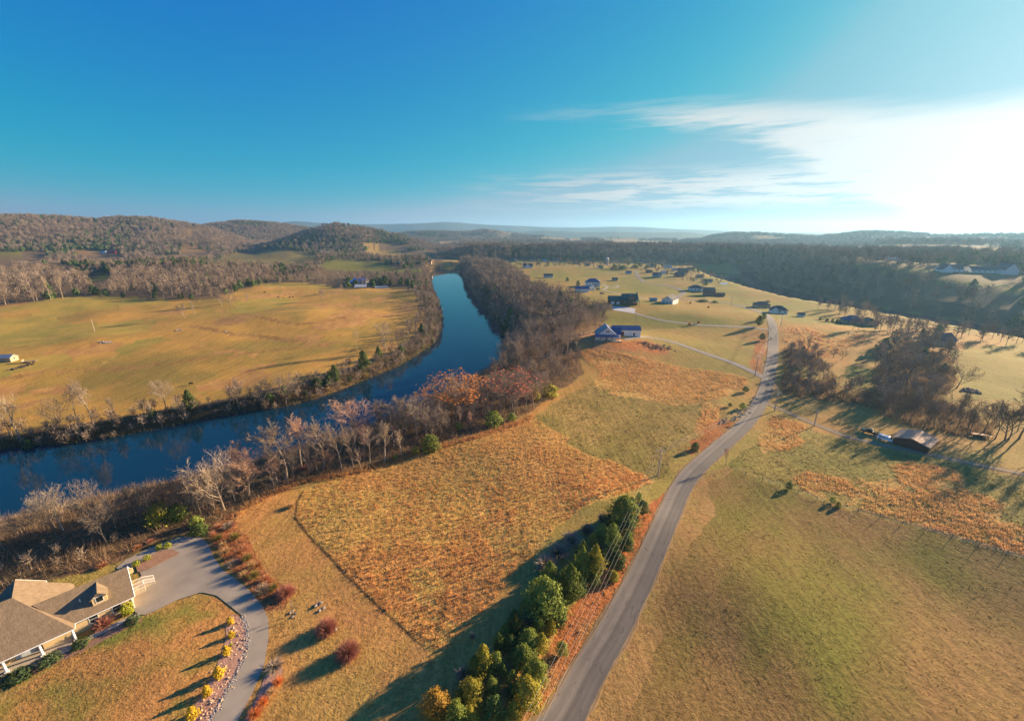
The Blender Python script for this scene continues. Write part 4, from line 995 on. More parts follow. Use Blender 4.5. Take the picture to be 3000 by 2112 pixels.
for a in [(2310,1432,1412,24,'egg','dark','lone round dark cedar on the fence line'), (2437,1472,1456,20,'egg','green','small green cedar on the fence line, upper of two'), (2455,1484,1470,16,'bush','gold','small yellowish cedar on the fence line, lower of two'),
          (2184,1148,1132,22,'egg','dark','dark cedar in the orange field near the gravel lane'), (2175,1198,1180,22,'egg','green','round green cedar above the stony road edge'), (2138,1192,1180,14,'egg','dark','tiny dark cedar left of the round one above the road'),
          (2222,956,924,24,'egg','dark','dark oval cedar by the road, lower of a close pair'), (2236,938,915,18,'egg','dark','dark oval cedar by the road, upper of a close pair'), (2232,997,976,22,'egg','dark','dark cedar leaning at the roadside by the pole wires'),
          (2035,1318,1296,22,'bush','dark','dark brown bush on the red roadside bank'), (1262,1318,1275,55,'bush','green','round green cedar at the orange field edge under the sycamore'), (1218,1330,1308,20,'bush','gold','small yellowish bush left of the round green cedar'),
          (1445,1246,1205,52,'bush','green','wide green cedar at the wood edge below the salmon maple'), (1500,1232,1210,26,'bush','green','smaller green cedar right of the wide one at the wood edge'), (1345,1262,1236,22,'egg','green','little cedar behind the thin pale stem'),
          (1570,1175,1125,30,'cone','gold','yellow-green cedar at the corner of the bank wood'), (1610,1160,1126,50,'bush','gold','pale olive shrub at the corner of the bank wood'), (1180,1262,1222,36,'egg','dark','dark cedar inside the near bank trees'),
          (559,1200,1141,44,'cone','dark','dark pointed cedar on the far bank'), (445,1225,1185,26,'cone','dark','dark cedar on the far bank by the white pole tree'), (984,1128,1068,32,'egg','dark','dark round cedar on the far bank, left of three'),
          (1068,1085,1026,34,'egg','dark','dark round cedar on the far bank, middle of three'), (1110,1052,1014,26,'cone','dark','dark cedar on the far bank, right of three'), (1158,1345,1333,16,'bush','gold','tiny yellow-green bush at the field edge')]:
    ev_px(*a, 'cedars about the fields and banks', n=900)
for a in [(470,1530,1475,62,'bush','gold','feathery yellow-green cedar above the shaded drive'), (522,1520,1480,50,'bush','green','green cedar behind the feathery yellow-green one'), (576,1540,1512,34,'bush','green','bright green ball shrub at the top of the shaded drive'), (585,1562,1532,42,'bush','dark','green shrub in front of the bright ball at the top of the drive')]:
    ev_px(*a, 'evergreen shrubs above the shaded drive', n=1000, name='evergreen_shrub', cat='shrub')

# ------------------------------------------------------------------ planting: woods, filled at random
TREE_SPOTS = []                                   # (x, y, height, width, variant, style, group label)
def fill(outline, spacing, hmin, hmax, styles, label, group, ks=(0,1,2,3,4,6), w=(.8,1.1), seed=5, margin=4.0, excl=()):
    rg = random.Random(seed); x0, y0 = outline.min(0); x1, y1 = outline.max(0); got = []; 
    tries = int((x1-x0)*(y1-y0)/spacing**2*9)
    xs = np.array([rg.uniform(x0, x1) for _ in range(tries)]); ys = np.array([rg.uniform(y0, y1) for _ in range(tries)])
    ok = in_poly(xs, ys, outline) & (dist_line(xs, ys, ROADL[::3]) > margin+2) & ~in_poly(xs, ys, RIVER) & ~in_poly(xs, ys, RIVER_Q)
    for e in excl: ok &= ~in_poly(xs, ys, e)
    grid = {}
    for x, y in zip(xs[ok], ys[ok]):
        c = (int(x//spacing), int(y//spacing))
        if any((x-a)**2+(y-b)**2 < spacing**2 for i in (-1,0,1) for j in (-1,0,1) for a, b in grid.get((c[0]+i, c[1]+j), ())): continue
        grid.setdefault(c, []).append((x, y))
        TREE_SPOTS.append((x, y, rg.uniform(hmin, hmax), rg.uniform(*w), rg.choice(ks), rg.choice(styles), label, group))
HOUSE_ZONE = poly([(-200,1700),(380,1650),(420,1700),(520,1600),(640,1560),(700,1700),(300,2112),(-200,2112)])
off = lambda ln, d, i0, i1: None
nb_band = np.vstack([NB[:34], (NB[:34] + np.array([(16,-26)]))[::-1]])
fill(poly([(660,1500),(800,1425),(900,1385),(1000,1375),(1130,1345),(1250,1300),(1350,1265),(1500,1225),(1560,1190),(1560,1150),(1420,1140),(1340,1150),(1260,1180),(1150,1230),(1000,1300),(880,1340),(780,1390),(700,1440)]), 4.6, 6, 11, ('grey','grey','greypale','pink'), 'bare tree filling in the row along the near river bank', 'small bare trees in the near bank row', seed=11, w=(.8,1.1), ks=(0,3,4,6))
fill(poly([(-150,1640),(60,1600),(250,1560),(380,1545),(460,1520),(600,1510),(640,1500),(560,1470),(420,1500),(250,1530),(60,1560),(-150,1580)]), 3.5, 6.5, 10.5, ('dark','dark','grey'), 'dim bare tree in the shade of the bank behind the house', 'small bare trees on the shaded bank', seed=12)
fill(poly([(-150,1735),(30,1715),(150,1690),(260,1658),(350,1622),(440,1570),(330,1575),(180,1605),(0,1650),(-150,1670)]), 4.2, 3.0, 5.5, ('dark','grey'), 'low bare tree on the slope right behind the house', 'small bare trees on the shaded bank', seed=13, ks=(2,4,6))
BANKWOOD = poly([(1500,1215),(1560,1200),(1640,1130),(1700,1085),(1690,1030),(1665,1005),(1700,975),(1765,948),(1775,925),(1700,905),(1650,880),(1560,845),(1500,800),(1460,775),(1400,765),(1345,770),(1356,800),(1362,830),(1385,870),(1428,920),(1464,960),(1480,1010),(1450,1090),(1440,1150)])
fill(BANKWOOD, 6.0, 10, 16, ('grey','grey','grey','dark'), 'bare grey-brown tree in the wood between the river and the houses', 'bare trees of the bank wood', seed=14, margin=2)
fill(poly([(2275,1150),(2268,1090),(2300,1022),(2370,1016),(2405,1050),(2420,1100),(2450,1145),(2400,1165),(2330,1160)]), 3.5, 3.8, 6.5, ('dark','grey','pink'), 'brownish bare tree of the thicket at the roadside', 'bare trees of the thicket by the road', seed=15, w=(.9,1.3), ks=(0,2,4,4), margin=5)
fill(poly([(2575,1120),(2560,1070),(2590,1020),(2640,985),(2700,985),(2780,1010),(2790,1070),(2790,1120),(2750,1165),(2660,1205),(2600,1205),(2570,1180)]), 5.6, 6, 10.5, ('dark','dark','grey'), 'dark bare tree massed in the grove right of the road', 'bare trees of the grove right of the road', seed=16, w=(.9,1.3), ks=(0,2,4,4), excl=(poly([(2740,1000),(2810,990),(2810,1020),(2750,1020)]),))
fill(poly([(2440,1160),(2470,1130),(2560,1120),(2590,1150),(2590,1200),(2500,1185)]), 5.0, 4, 7.5, ('dark','grey'), 'low bare tree in the brush between the thicket and the grove', 'bare trees of the grove right of the road', seed=26, w=(.9,1.3), ks=(0,2,4))
fill(poly([(2620,1225),(2740,1215),(2860,1240),(3080,1265),(3080,1310),(2900,1290),(2800,1268),(2680,1262)]), 9, 9, 13, ('dark',), 'backlit bare tree in the row beyond the brown shed', 'bare trees of the grove right of the road', seed=17, ks=(0,1,2))
fill(poly([(2480,965),(2590,960),(2700,965),(2860,985),(3050,1010),(3050,1025),(2860,1005),(2700,985),(2560,985)]), 8, 9, 13, ('grey','dark','pink'), 'bare tree along the second river at the right', 'bare trees along the second river', seed=18, w=(.9,1.2))
fill(poly([(2390,905),(2450,895),(2560,925),(2600,950),(2540,950),(2440,930)]), 10, 8, 13, ('grey','pink'), 'bare tree by the second river below the lawn', 'bare trees along the second river', seed=19)
# far bank of the river
lb_in = LB + np.array([(-8.0, 6.0)]); lb_in[45:] = LB[45:] + np.array([(-13.0, 1.0)])
LBBAND = np.vstack([LB, lb_in[::-1]])
fill(LBBAND, 3.3, 3.5, 8, ('dark','grey','dark'), 'low bare tree at the water on the far bank', 'small bare trees on the far bank', seed=20, ks=(0,2,4,6), w=(.9,1.3), margin=-9)
fill(poly([(1160,1030),(1230,985),(1265,940),(1270,900),(1245,850),(1225,835),(1215,870),(1235,915),(1215,960),(1170,1000),(1120,1035)]), 7, 7, 12, ('grey','dark'), 'bare tree in the belt along the outer river bend', 'bare trees of the outer bend', seed=21)
# wood edges and belts across the river
W1 = poly([(-200,885),(0,880),(60,876),(130,872),(260,862),(270,840),(230,815),(120,800),(0,795),(-200,795)])
W2 = poly([(330,868),(480,872),(620,868),(700,845),(790,825),(790,800),(700,785),(560,780),(420,790),(350,805),(330,830)])
W3 = poly([(770,832),(900,822),(1010,815),(1100,808),(1240,812),(1262,828),(1225,838),(1195,834),(1100,826),(1000,830),(900,836)])
fill(W1, 10.5, 13, 19, ('grey','grey','pink'), 'bare tree in the wood at the left edge of the golden field', 'bare trees of the far woods', seed=22, w=(.7,1.0), ks=(0,1,3,4))
fill(W2, 10, 13, 19, ('grey','grey','pink'), 'bare tree in the wood behind the golden field', 'bare trees of the far woods', seed=23, w=(.7,1.0), ks=(0,1,3,4))
fill(W3, 9.5, 8, 13, ('grey','dark'), 'bare tree in the belt behind the blue barns', 'bare trees of the far woods', seed=24)
TREE_SPOTS.sort(key=lambda s: math.hypot(s[0], s[1])/s[2])
N_SINGLE = 300 - sum(1 for o in COL.objects if o.get('category') == 'tree' and o.name.startswith('bare_tree'))
fx = {}
for x, y, h, w, k, st, lab, grp in TREE_SPOTS[:N_SINGLE]:
    bare_tree(G(x, y), h, w, k, st, lab, grp)
REST = TREE_SPOTS[N_SINGLE:]

# light trees for the mass woods: one mesh each, standing as trees of their own on the far shore
def light_tree_mesh(seed, m, n=90, h=14.0, dense=1.0):
    rnd = random.Random(seed); t = TB(); t.tube([Vector((0,0,-.5)), Vector((rnd.uniform(-.3,.3), rnd.uniform(-.3,.3), h*.55)), Vector((rnd.uniform(-.5,.5), rnd.uniform(-.5,.5), h*.9))], [.22, .15, .05], 3)
    for i in range(n):
        f = rnd.uniform(.3, .8); p = Vector((0, 0, h*f)); d = rdir(rnd, Vector((0,0,1)), R(rnd.uniform(15, 75))); L = h*.36*rnd.uniform(.5, 1.1)
        if rnd.random() < .35: t.blade(p, d, L, .26, rnd)
        q = p+d*L*rnd.uniform(.3, .9)
        for _ in range(2): t.blade(q, rdir(rnd, d, R(rnd.uniform(20, 60)), .2), L*rnd.uniform(.3, .6), .34*dense, rnd)
    return t.mesh('bare_tree', m)
m_far = mat('far_wood_twigs', (0.245,0.19,0.145), 0.95, 0.2, 0.3, 0.03, rnd=0.35)
m_far_pale = mat('far_wood_pale', (0.28,0.22,0.165), 0.95, 0.2, 0.3, 0.03, rnd=0.3)
SRC = []
for k, (px, py, mm) in enumerate([(1212,842,m_far), (1190,836,m_far_pale), (1232,862,m_far), (1252,905,m_far), (1243,928,m_far_pale)]):
    o = obj('bare_tree', light_tree_mesh(500+k, mm), None, P(px, py), k*1.3); o.scale = (.7, .7, .7)
    tag(o, ['small bare tree at the upper end of the far bank belt', 'pale small bare tree right behind the barnyard', 'small bare tree on the outer bend, upper', 'small bare tree on the outer bend, middle', 'pale small bare tree on the outer bend, lower'][k], 'tree', 'bare trees of the outer bend'); SRC.append(o)
ev_src = []
for k, (px, py, st) in enumerate([(1222,850,'dark'), (1245,880,'green')]):
    v, f = leaf_cloud(900+k, 130, cone_shape(.42, .25, .7), .13); v *= 11
    o = obj('evergreen_tree', mesh_np('evergreen_tree', v, f, m_ever_dark), None, P(px, py)); o.scale = (.6, .6, .6)
    tag(o, ['small dark cedar on the outer river bend, upper', 'small dark cedar on the outer river bend, lower'][k], 'tree', 'cedars about the fields and banks'); ev_src.append(o)
ALLSRC = SRC + ev_src
rg = np.random.default_rng(77)
for i_ in range(26):
    k_ = 22+int(i_*1.6); q_ = LB[k_]+np.array([-3.0-3*(i_ % 3), 3.0])
    hh = 2.5+(i_*37 % 10)*.32; evergreen(G(*q_), hh, hh*.9, 'bush' if i_ % 3 else 'cone', 'dark', i_, 'low dark cedar in the brush of the far bank', 'low cedars of the far bank', n=500)
if REST:
    pts = [(s[0], s[1], H1(s[0], s[1])) for s in REST]
    scl = [(s[3]*s[2]/13.5, s[3]*s[2]/13.5, s[2]/13.5) for s in REST]
    scatter('bank_wood', pts, scl, rg.uniform(0, 6.28, len(pts)), rg.integers(2 if True else 0, 7, len(pts)) if False else rg.choice(7, len(pts), p=[.015,.015]+[.194]*5), ALLSRC)
def mass_wood(name, xy, ever=.12, smin=.8, smax=1.25):
    n = len(xy); z = H(xy[:, 0], xy[:, 1]); pick = np.where(rg.random(n) < np.clip(ever+2.2*fbm(xy[:, 0], xy[:, 1], 150, 90), .0, .8), rg.integers(0, 2, n), rg.integers(2, 7, n))
    s = rg.uniform(smin, smax, n); return scatter(name, np.column_stack([xy, z]), np.column_stack([s*1.08, s*1.08, s]), rg.uniform(0, 6.28, n), pick, ALLSRC)
def sector(a0, a1, r0, r1, area):
    n = int(.5*(a1-a0)*(r1**2-r0**2)/area); a = rg.uniform(a0, a1, n); r = np.sqrt(rg.uniform(r0**2, r1**2, n)); return np.stack([r*np.sin(a), r*np.cos(a)], 1)
def clear_of(xy, extra=()):
    x, y = xy[:, 0], xy[:, 1]; wx = x+fbm(x, y, 40, 91)*22; wy = y+fbm(x, y, 40, 92)*22; ok = np.ones(len(x), bool)
    for pl, c in FIELDS_FAR: ok &= ~in_poly(wx, wy, pl)
    ok &= ~in_poly(x, y, FIELD_L) & ~in_poly(x, y, RIVER) & ~in_poly(x, y, RIVER_Q)
    for e in extra: ok &= ~in_poly(x, y, e)
    r = np.hypot(x, y)
    for back in (35, 80, 130):                      # keep the view onto the fields: no wood close before them
        k = 1+back/r
        for pl, c in FIELDS_FAR: ok &= ~(in_poly(x*k, y*k, pl) & ((x < 0) | (back < 100)))
    return xy[ok]
# left: belts and hills across the river
xy = clear_of(sector(R(-66), az_of(1262, 800), 560, 1500, 105), (W1, W2)); x, y = xy[:, 0], xy[:, 1]
dl_ = dist_line(x, y, NB)-dist_line(x, y, LB); ok = (dl_ > 20) & (dist_line(x, y, LB) > 8) & (fbm(x, y, 150, 93)+.6*fbm(x, y, 50, 94) > -.17); mass_wood('valley_woods', xy[ok], .2, .55, 1.0)
xy = clear_of(sector(R(-66), az_of(1330, 690), 1500, 3300, 120)); x, y = xy[:, 0], xy[:, 1]
ok = (fbm(x, y, 260, 95)+.5*fbm(x, y, 90, 96) > -.24) | (H(x, y) > 42); mass_wood('wooded_hills', xy[ok], .10, .8, 1.2)
# across the second river: the long wooded ridge and the high right-hand land
xy = clear_of(sector(az_of(1150, 750), R(66), 380, 1450, 110)); x, y = xy[:, 0], xy[:, 1]
far = in_poly(x, y, FAR); dfe = dist_line(x, y, FAR_EDGE)
ok = far & ((dfe < 190) | ((np.arctan2(x, y) > R(36)) & (dfe < 300)) | (fbm(x, y, 220, 97)+.5*fbm(x, y, 70, 98) > .10)); mass_wood('ridge_wood', xy[ok], .05, .95, 1.35)
xy = clear_of(sector(az_of(1300, 690), R(66), 1450, 3300, 170)); x, y = xy[:, 0], xy[:, 1]
ok = (fbm(x, y, 300, 99)+.5*fbm(x, y, 90, 98) > -.02) | (H(x, y) > 52); mass_wood('far_hill_woods', xy[ok], .05, 1.0, 1.5)
# scattered trees among the houses of the peninsula
PEN = poly([(1480,790),(1560,770),(1700,768),(1850,772),(2000,780),(2110,800),(2130,830),(2060,845),(1960,820),(1880,800),(1800,790),(1650,785)])
fill_start = len(TREE_SPOTS); fill(PEN, 15, 5, 11, ('grey',), '', '', seed=31)
s = TREE_SPOTS[fill_start:]
if s:
    n = len(s); scatter('village_trees', [(q[0], q[1], H1(q[0], q[1])) for q in s], [(q[3]*q[2]/13.5,)*2+(q[2]/13.5,) for q in s], rg.uniform(0, 6.28, n), rg.choice(7, n, p=[.05,.05]+[.18]*5), ALLSRC)
# ------------------------------------------------------------------ buildings
m_white = mat('white_siding', (0.74,0.73,0.70), 0.7, 0.05, 0.6, 0.25)
m_trim = mat('white_trim', (0.80,0.79,0.76), 0.6, 0.04, 1.0, 0.3)
m_cream = mat('cream_siding', (0.62,0.46,0.25), 0.75, 0.06, 0.8, 0.2, stretch=(.3,.3,8))
m_shingle = mat('brown_shingles', (0.21,0.155,0.10), 0.9, 0.45, 1.3, 0.15, bump=.5)
m_roof_dark = mat('charcoal_shingles', (0.085,0.085,0.095), 0.85, 0.2, 1.0, 0.25)
m_roof_blue = mat('blue_metal_roof', (0.035,0.07,0.17), 0.4, 0.1, 0.5, 0.5)
m_roof_bright = mat('bright_blue_metal_roof', (0.05,0.22,0.62), 0.4, 0.1, 0.5, 0.5)
m_roof_green = mat('green_metal_roof', (0.018,0.115,0.075), 0.45, 0.12, 0.5, 0.45)
m_roof_grey = mat('grey_metal_roof', (0.36,0.36,0.37), 0.45, 0.1, 0.5, 0.4)
m_roof_red = mat('red_metal_roof', (0.55,0.05,0.04), 0.5, 0.1, 0.5, 0.4)
m_roof_brown = mat('rusty_brown_roof', (0.36,0.235,0.165), 0.8, 0.3, 0.7, 0.2, stretch=(1,6,1))
m_log = mat('brown_log_wall', (0.13,0.075,0.042), 0.8, 0.2, 1.0, 0.15, stretch=(.2,.2,6))
m_barnred = mat('dark_red_boards', (0.13,0.045,0.035), 0.85, 0.2, 1.0, 0.15, stretch=(6,6,.3))
m_glass = mat('window_glass', (0.02,0.025,0.03), 0.08, 0.1, 1.0, 0.6)
m_door = mat('brown_door', (0.13,0.05,0.03), 0.6, 0.1, 1.0, 0.3)
m_stone = mat('grey_stone', (0.26,0.22,0.175), 0.9, 0.35, 1.5, 0.15, bump=.4, rnd=.2)
m_wood = mat('weathered_wood', (0.30,0.23,0.165), 0.9, 0.25, 2.0, 0.1)
m_deck = mat('tan_deck', (0.50,0.34,0.18), 0.8, 0.15, 2.0, 0.15)
m_pave = mat('porch_concrete', (0.40,0.35,0.28), 0.85, 0.15, 1.0, 0.2)

def add_window(parent, x, y, z, w, h, face, frame=None, name='window', bars=True):
    """a window on a wall in local coordinates; face: '-y','+y','+x','-x'"""
    f = MB(); t = .07; d = .05
    f.box(-w/2-t, -d, -t, w/2+t, .02, 0); f.box(-w/2-t, -d, h, w/2+t, .02, h+t); f.box(-w/2-t, -d, 0, -w/2, .02, h); f.box(w/2, -d, 0, w/2+t, .02, h)
    if bars: f.box(-w/2, -d*.9, h/2-.03, w/2, .02, h/2+.03)
    fr = f.build(name, frame or m_trim, parent)
    g = MB().box(-w/2, -d*.35, 0, w/2, .01, h); g.build('pane', m_glass, fr)
    fr.location = (x, y, z); fr.rotation_euler = (0, 0, {'-y': 0, '+y': math.pi, '+x': math.pi/2, '-x': -math.pi/2}[face])
    return fr
def gable_walls(L, D, hw, hr, base=1.5):
    m = MB(); x, y = L/2, D/2
    m.add([(-x,-y,-base),(x,-y,-base),(x,y,-base),(-x,y,-base),(-x,-y,hw),(x,-y,hw),(x,y,hw),(-x,y,hw),(-x,0,hw+hr),(x,0,hw+hr)],
          [(0,1,5,4),(2,3,7,6),(1,2,6,9,5),(3,0,4,8,7)])
    return m
def gable_roof(L, D, hw, hr, over=.45, t=.16):
    m = MB(); x, y = L/2+over, D/2; s = hr/y; yo = y+over; z = hw-over*s
    m.slab([(-x,-yo,z+t),(x,-yo,z+t),(x,0,hw+hr+t),(-x,0,hw+hr+t)], t); m.slab([(x,yo,z+t),(-x,yo,z+t),(-x,0,hw+hr+t),(x,0,hw+hr+t)], t)
    return m
def hip_roof(L, D, hw, hr, over=.5, t=.15):
    m = MB(); x, y = L/2+over, D/2+over; r = max(.2, x-y*.95); z = hw-.05; a = hw+hr
    m.slab([(-x,-y,z),(x,-y,z),(r,0,a),(-r,0,a)], t); m.slab([(x,y,z),(-x,y,z),(-r,0,a),(r,0,a)], t)
    m.slab([(x,-y,z),(x,y,z),(r,0,a)], t); m.slab([(-x,y,z),(-x,-y,z),(-r,0,a)], t); return m
def block(parent, x, y, rz, L, D, hw, hr, wall, roof, kind='gable', z=0, base=1.5, wins=(), doors=(), rname='roof'):
    """walls and roof of one wing as parts of a building; wins: (face, offset, z, w, h)"""
    wb = gable_walls(L, D, hw, hr if kind == 'gable' else 0.0, base)
    w = wb.build('wall', wall, parent); w.location = (x, y, z); w.rotation_euler = (0, 0, rz)
    r = (gable_roof if kind == 'gable' else hip_roof)(L, D, hw, hr).build(rname, roof, parent); r.location = (x, y, z); r.rotation_euler = (0, 0, rz)
    c, s = math.cos(rz), math.sin(rz)
    def place(face, o, zz, ww, hh, nm, mt):
        lx, ly = {'-y': (o, -D/2), '+y': (o, D/2), '+x': (L/2, o), '-x': (-L/2, o)}[face]
        if nm == 'door':
            d = MB().box(-ww/2, -.06, 0, ww/2, .02, hh).build('door', mt, parent)
        else:
            d = add_window(parent, 0, 0, 0, ww, hh, face, name='window')
        d.location = (x+lx*c-ly*s, y+lx*s+ly*c, z+zz); d.rotation_euler = (0, 0, rz+{'-y': 0, '+y': math.pi, '+x': math.pi/2, '-x': -math.pi/2}[face])
    for q in wins: place(*q, 'window', None)
    for q in doors: place(*q[:5], 'door', q[5] if len(q) > 5 else m_door)
    return w, r
def site(name, px, py, rz, label, cat='house', group=None, dz=0.0):
    p = P(px, py); e = empty(name, (p.x, p.y, p.z+dz), rz); tag(e, label, cat, group); return e
def row(face, xs, z, w=1.0, h=1.3): return [(face, x, z, w, h) for x in xs]

# --- the white farmhouse with the navy roof, and its long garage
hs = site('farmhouse', 1777, 997, R(-6), 'white gabled farmhouse with navy metal roof and red earth around it')
block(hs, 0, 6, R(90), 12, 12.5, 3.2, 5.0, m_white, m_roof_blue, base=2.5, wins=row('-x', (-1.1, .2), 4.9, .9, 1.2)+row('-x', (-3.5, 3.4), .9, 1.1, 1.5), doors=[('-x', 0, 0, 1.1, 2.2)])
block(hs, 5.2, 8, 0, 8, 7, 3.2, 3.2, m_white, m_roof_blue, wins=row('-y', (1.8,), 1, 1.1, 1.4))
pr = MB(); pr.slab([(-7.4,-3.2,2.75),(7.2,-3.2,2.75),(7.2,.4,3.75),(-7.4,.4,3.75)], .14); pr.build('porch_roof', m_roof_blue, hs)
MB().box(-7.2,-3.0,-2.2,7.0,0,-.05).build('porch_floor', m_wood, hs)
for x in (-7, -3.6, 0, 3.4, 6.8): MB().box(x-.09,-2.95,-.05,x+.09,-2.77,2.72).build('porch_post', m_trim, hs)
MB().box(7.2,-2.6,-2.0,9.2,2.0,.1).build('stair_landing', m_deck, hs)
gs = site('garage', 1836, 984, R(-4), 'long white garage with navy roof and brown doors beside the white farmhouse', 'garage')
block(gs, 0, 4.5, 0, 17.5, 9.5, 3.9, 1.9, m_white, m_roof_blue, wins=[], doors=[('-y', -3.4, 0, 3.0, 2.9), ('-y', 4.6, 0, 1.0, 2.1, m_glass)])
MB().box(-9.6,-.8,-.5,-8.9,6,4.4).build('side_wall', m_roof_grey, gs)
# --- green-roofed log house
hs = site('log_house', 1838, 893, R(-4), 'big brown log house with a green metal roof and front gable')
block(hs, 2.5, 5.5, 0, 14, 10, 5.6, 4.0, m_log, m_roof_green, base=3, wins=row('-y', (-5, 5), 3.4, 1.4, 1.5)+row('-y', (-5, 4.6), .6, 1.5, 1.8))
block(hs, 3.5, 2.0, R(90), 8, 8.5, 5.4, 4.6, m_log, m_roof_green, base=3, wins=row('-x', (-1.6, 0, 1.6), 5.8, 1.1, 1.4)+row('-x', (-2.2, 2.2), 2.9, 1.6, 1.9))
block(hs, -10.5, 5.5, 0, 13, 8.5, 4.2, 3.2, m_log, m_roof_green, base=3, doors=[('-y', -3, 0, 3, 2.6, m_trim), ('-y', 2, 0, 3, 2.6, m_trim)])
pr = MB(); pr.slab([(-4.5,-4.6,3.9),(10.4,-4.6,3.9),(10.4,.6,4.9),(-4.5,.6,4.9)], .14); pr.build('porch_roof', m_roof_green, hs)
MB().box(-4.2,-4.4,2.5,10.2,.5,2.7).build('balcony', m_wood, hs)
for x in (-4, -.4, 3.2, 6.6, 10): MB().box(x-.12,-4.3,-1.5,x+.12,-4.06,3.9).build('porch_post', m_log, hs)
MB().box(8.6,5.0,8,9.6,6.0,11.4).build('chimney', m_stone, hs)
sheet('parking_pad', poly([(1788,902),(1800,897),(1840,900),(1862,905),(1858,919),(1830,914),(1800,910)]), mat('pale_concrete', (.45,.43,.41), .8, .1, .5), .09, 2.0)
# --- white house by the road, with its little shed
hs = site('white_house', 1971, 889, R(52), 'white house with charcoal roof, tall gable end towards the field')
block(hs, 0, 3, 0, 17, 11, 4.2, 3.6, m_white, m_roof_dark, base=2.5, wins=row('-x', (-3, 0, 3), 1.1, 1.1, 1.6)+row('-y', (-5, -1.5, 2, 5.5), 1.2, 1.1, 1.4)+row('-x', (0,), 4.6, .9, 1.0))
hs = site('garden_shed', 1914, 884, R(-5), 'pale green shed beside the white house with the tall gable', 'shed')
block(hs, 0, 1.5, 0, 6.5, 4, 2.4, 1.1, mat('pale_green_boards', (.42,.50,.36), .8, .1, 1), m_roof_grey, wins=row('-y', (1.4,), .9, .9, .9), doors=[('-y', -1.2, 0, 1.0, 2.0)])
# --- two-storey house with navy roofs
hs = site('two_storey_house', 1736, 841, R(-8), 'two-storey white house with navy hipped roof above its garages')
block(hs, 0, 7, 0, 19, 12, 6.2, 4.4, m_white, m_roof_blue, 'hip', base=2, wins=row('-y', (-7, -3.5, 0, 3.5, 7), 4.0, 1.3, 1.5)+row('-y', (-7, -3.5, 0), 1.0, 1.3, 1.6), doors=[('-y', 3.5, 0, 1.2, 2.3)])
MB().slab([(2,-3,3.0),(9.5,-3,3.0),(9.5,1.05,3.6),(2,1.05,3.6)], .12).build('porch_roof', m_roof_blue, hs)
for x in (2.3, 9.2): MB().box(x-.12,-2.9,-.5,x+.12,-2.66,2.95).build('porch_post', m_trim, hs)
hs = site('garage', 1705, 856, R(-8), 'white gabled garage with navy roof below the two-storey house', 'garage')
block(hs, 0, 4, 0, 16, 9, 4.0, 2.6, m_white, m_roof_blue, doors=[('-y', -4.5, 0, 3, 2.7, m_trim), ('-y', 0, 0, 3, 2.7, m_trim), ('-y', 4.5, 0, 3, 2.7, m_trim)])
hs = site('annex', 1732, 851, R(-8), 'small white annex with navy roof joining the garage to the two-storey house', 'house')
block(hs, 0, 4, R(90), 9, 8, 3.4, 2.6, m_white, m_roof_blue, wins=row('-x', (-1.5, 1.5), 1, 1, 1.3))
# --- further houses of the peninsula
def small(name, px, py, rz, L, D, hw, hr, wall, roof, label, kind='gable', cat='house', nw=3, extra=None, dz=0):
    e = site(name, px, py, R(rz), label, cat, None, dz)
    block(e, 0, D/2, 0, L, D, hw, hr, wall, roof, kind, base=2.0, wins=row('-y', [L*(i+.5)/nw-L/2 for i in range(nw)], 1.0, 1.1, 1.4)+row('+x', (0,), 1.0, 1.1, 1.4)+row('-x', (0,), 1.0, 1.1, 1.4))
    if extra: block(e, *extra)
    return e
m_tan = mat('tan_siding', (.42,.31,.21), .8, .08, .6); m_brick = mat('brown_brick', (.20,.11,.08), .9, .2, 1.0); m_greyw = mat('grey_siding', (.40,.40,.41), .8, .08, .6)
small('cottage', 1607, 814, 4, 13.5, 8, 3.2, 2.6, m_white, m_roof_dark, 'low white cottage with charcoal roof at the edge of the bank wood', nw=4)
small('gabled_house', 1547, 785, 0, 18, 10, 3.6, 4.0, m_white, m_roof_dark, 'white house with dark roof and front gable alone on the far slope', extra=(-1, 1.0, R(90), 7, 8, 3.6, 4.6, m_white, m_roof_dark))
small('ranch_house', 2234, 902, -12, 13, 8, 3.0, 2.6, m_tan, m_shingle, 'low tan house with brown hipped roof by the road, left of two', 'hip', nw=5)
small('hipped_house', 2283, 919, -18, 12.5, 9, 3.2, 3.2, m_white, m_roof_dark, 'white house with large charcoal hipped roof by the road, right of two', 'hip', extra=(-4, 1.0, R(90), 6, 6, 3.2, 2.8, m_white, m_roof_dark))
small('garden_shed', 2348, 929, -10, 4.6, 3.4, 2.2, 1.2, m_white, m_roof_dark, 'tiny white shed with dark roof on the roadside lawn', cat='shed', nw=1)
small('hipped_house', 2041, 853, -6, 15, 11, 3.6, 3.4, m_white, m_roof_dark, 'white house with charcoal hipped roof beyond the road curve', 'hip', nw=4, extra=(6.5, -1.0, R(90), 6, 6, 3.4, 2, m_white, m_roof_dark))
small('timber_house', 2079, 868, -10, 11, 10, 5.8, 3.6, m_brick, m_shingle, 'tall dark brown house beyond the road curve', extra=(10, 3, 0, 12, 6, 2.4, 1.4, m_brick, m_shingle))
small('grey_house', 1926, 813, -5, 12, 9, 3.6, 3.6, m_greyw, m_roof_dark, 'grey house with pointed front gable among the far gardens', extra=(2, .5, R(90), 6, 6, 3.6, 3.8, m_greyw, m_roof_dark))
small('brown_house', 1994, 812, 10, 13, 9, 4, 3.6, m_brick, m_roof_dark, 'brown house among the far gardens, nearer of two')
small('brown_house', 2001, 802, -8, 15, 10, 5, 4, m_brick, m_roof_dark, 'dark brown two-storey house among the far gardens, farther of two')
small('white_bungalow', 1958, 786, 0, 14, 8, 3, 2.4, m_white, m_roof_grey, 'white bungalow far off before the wooded ridge')
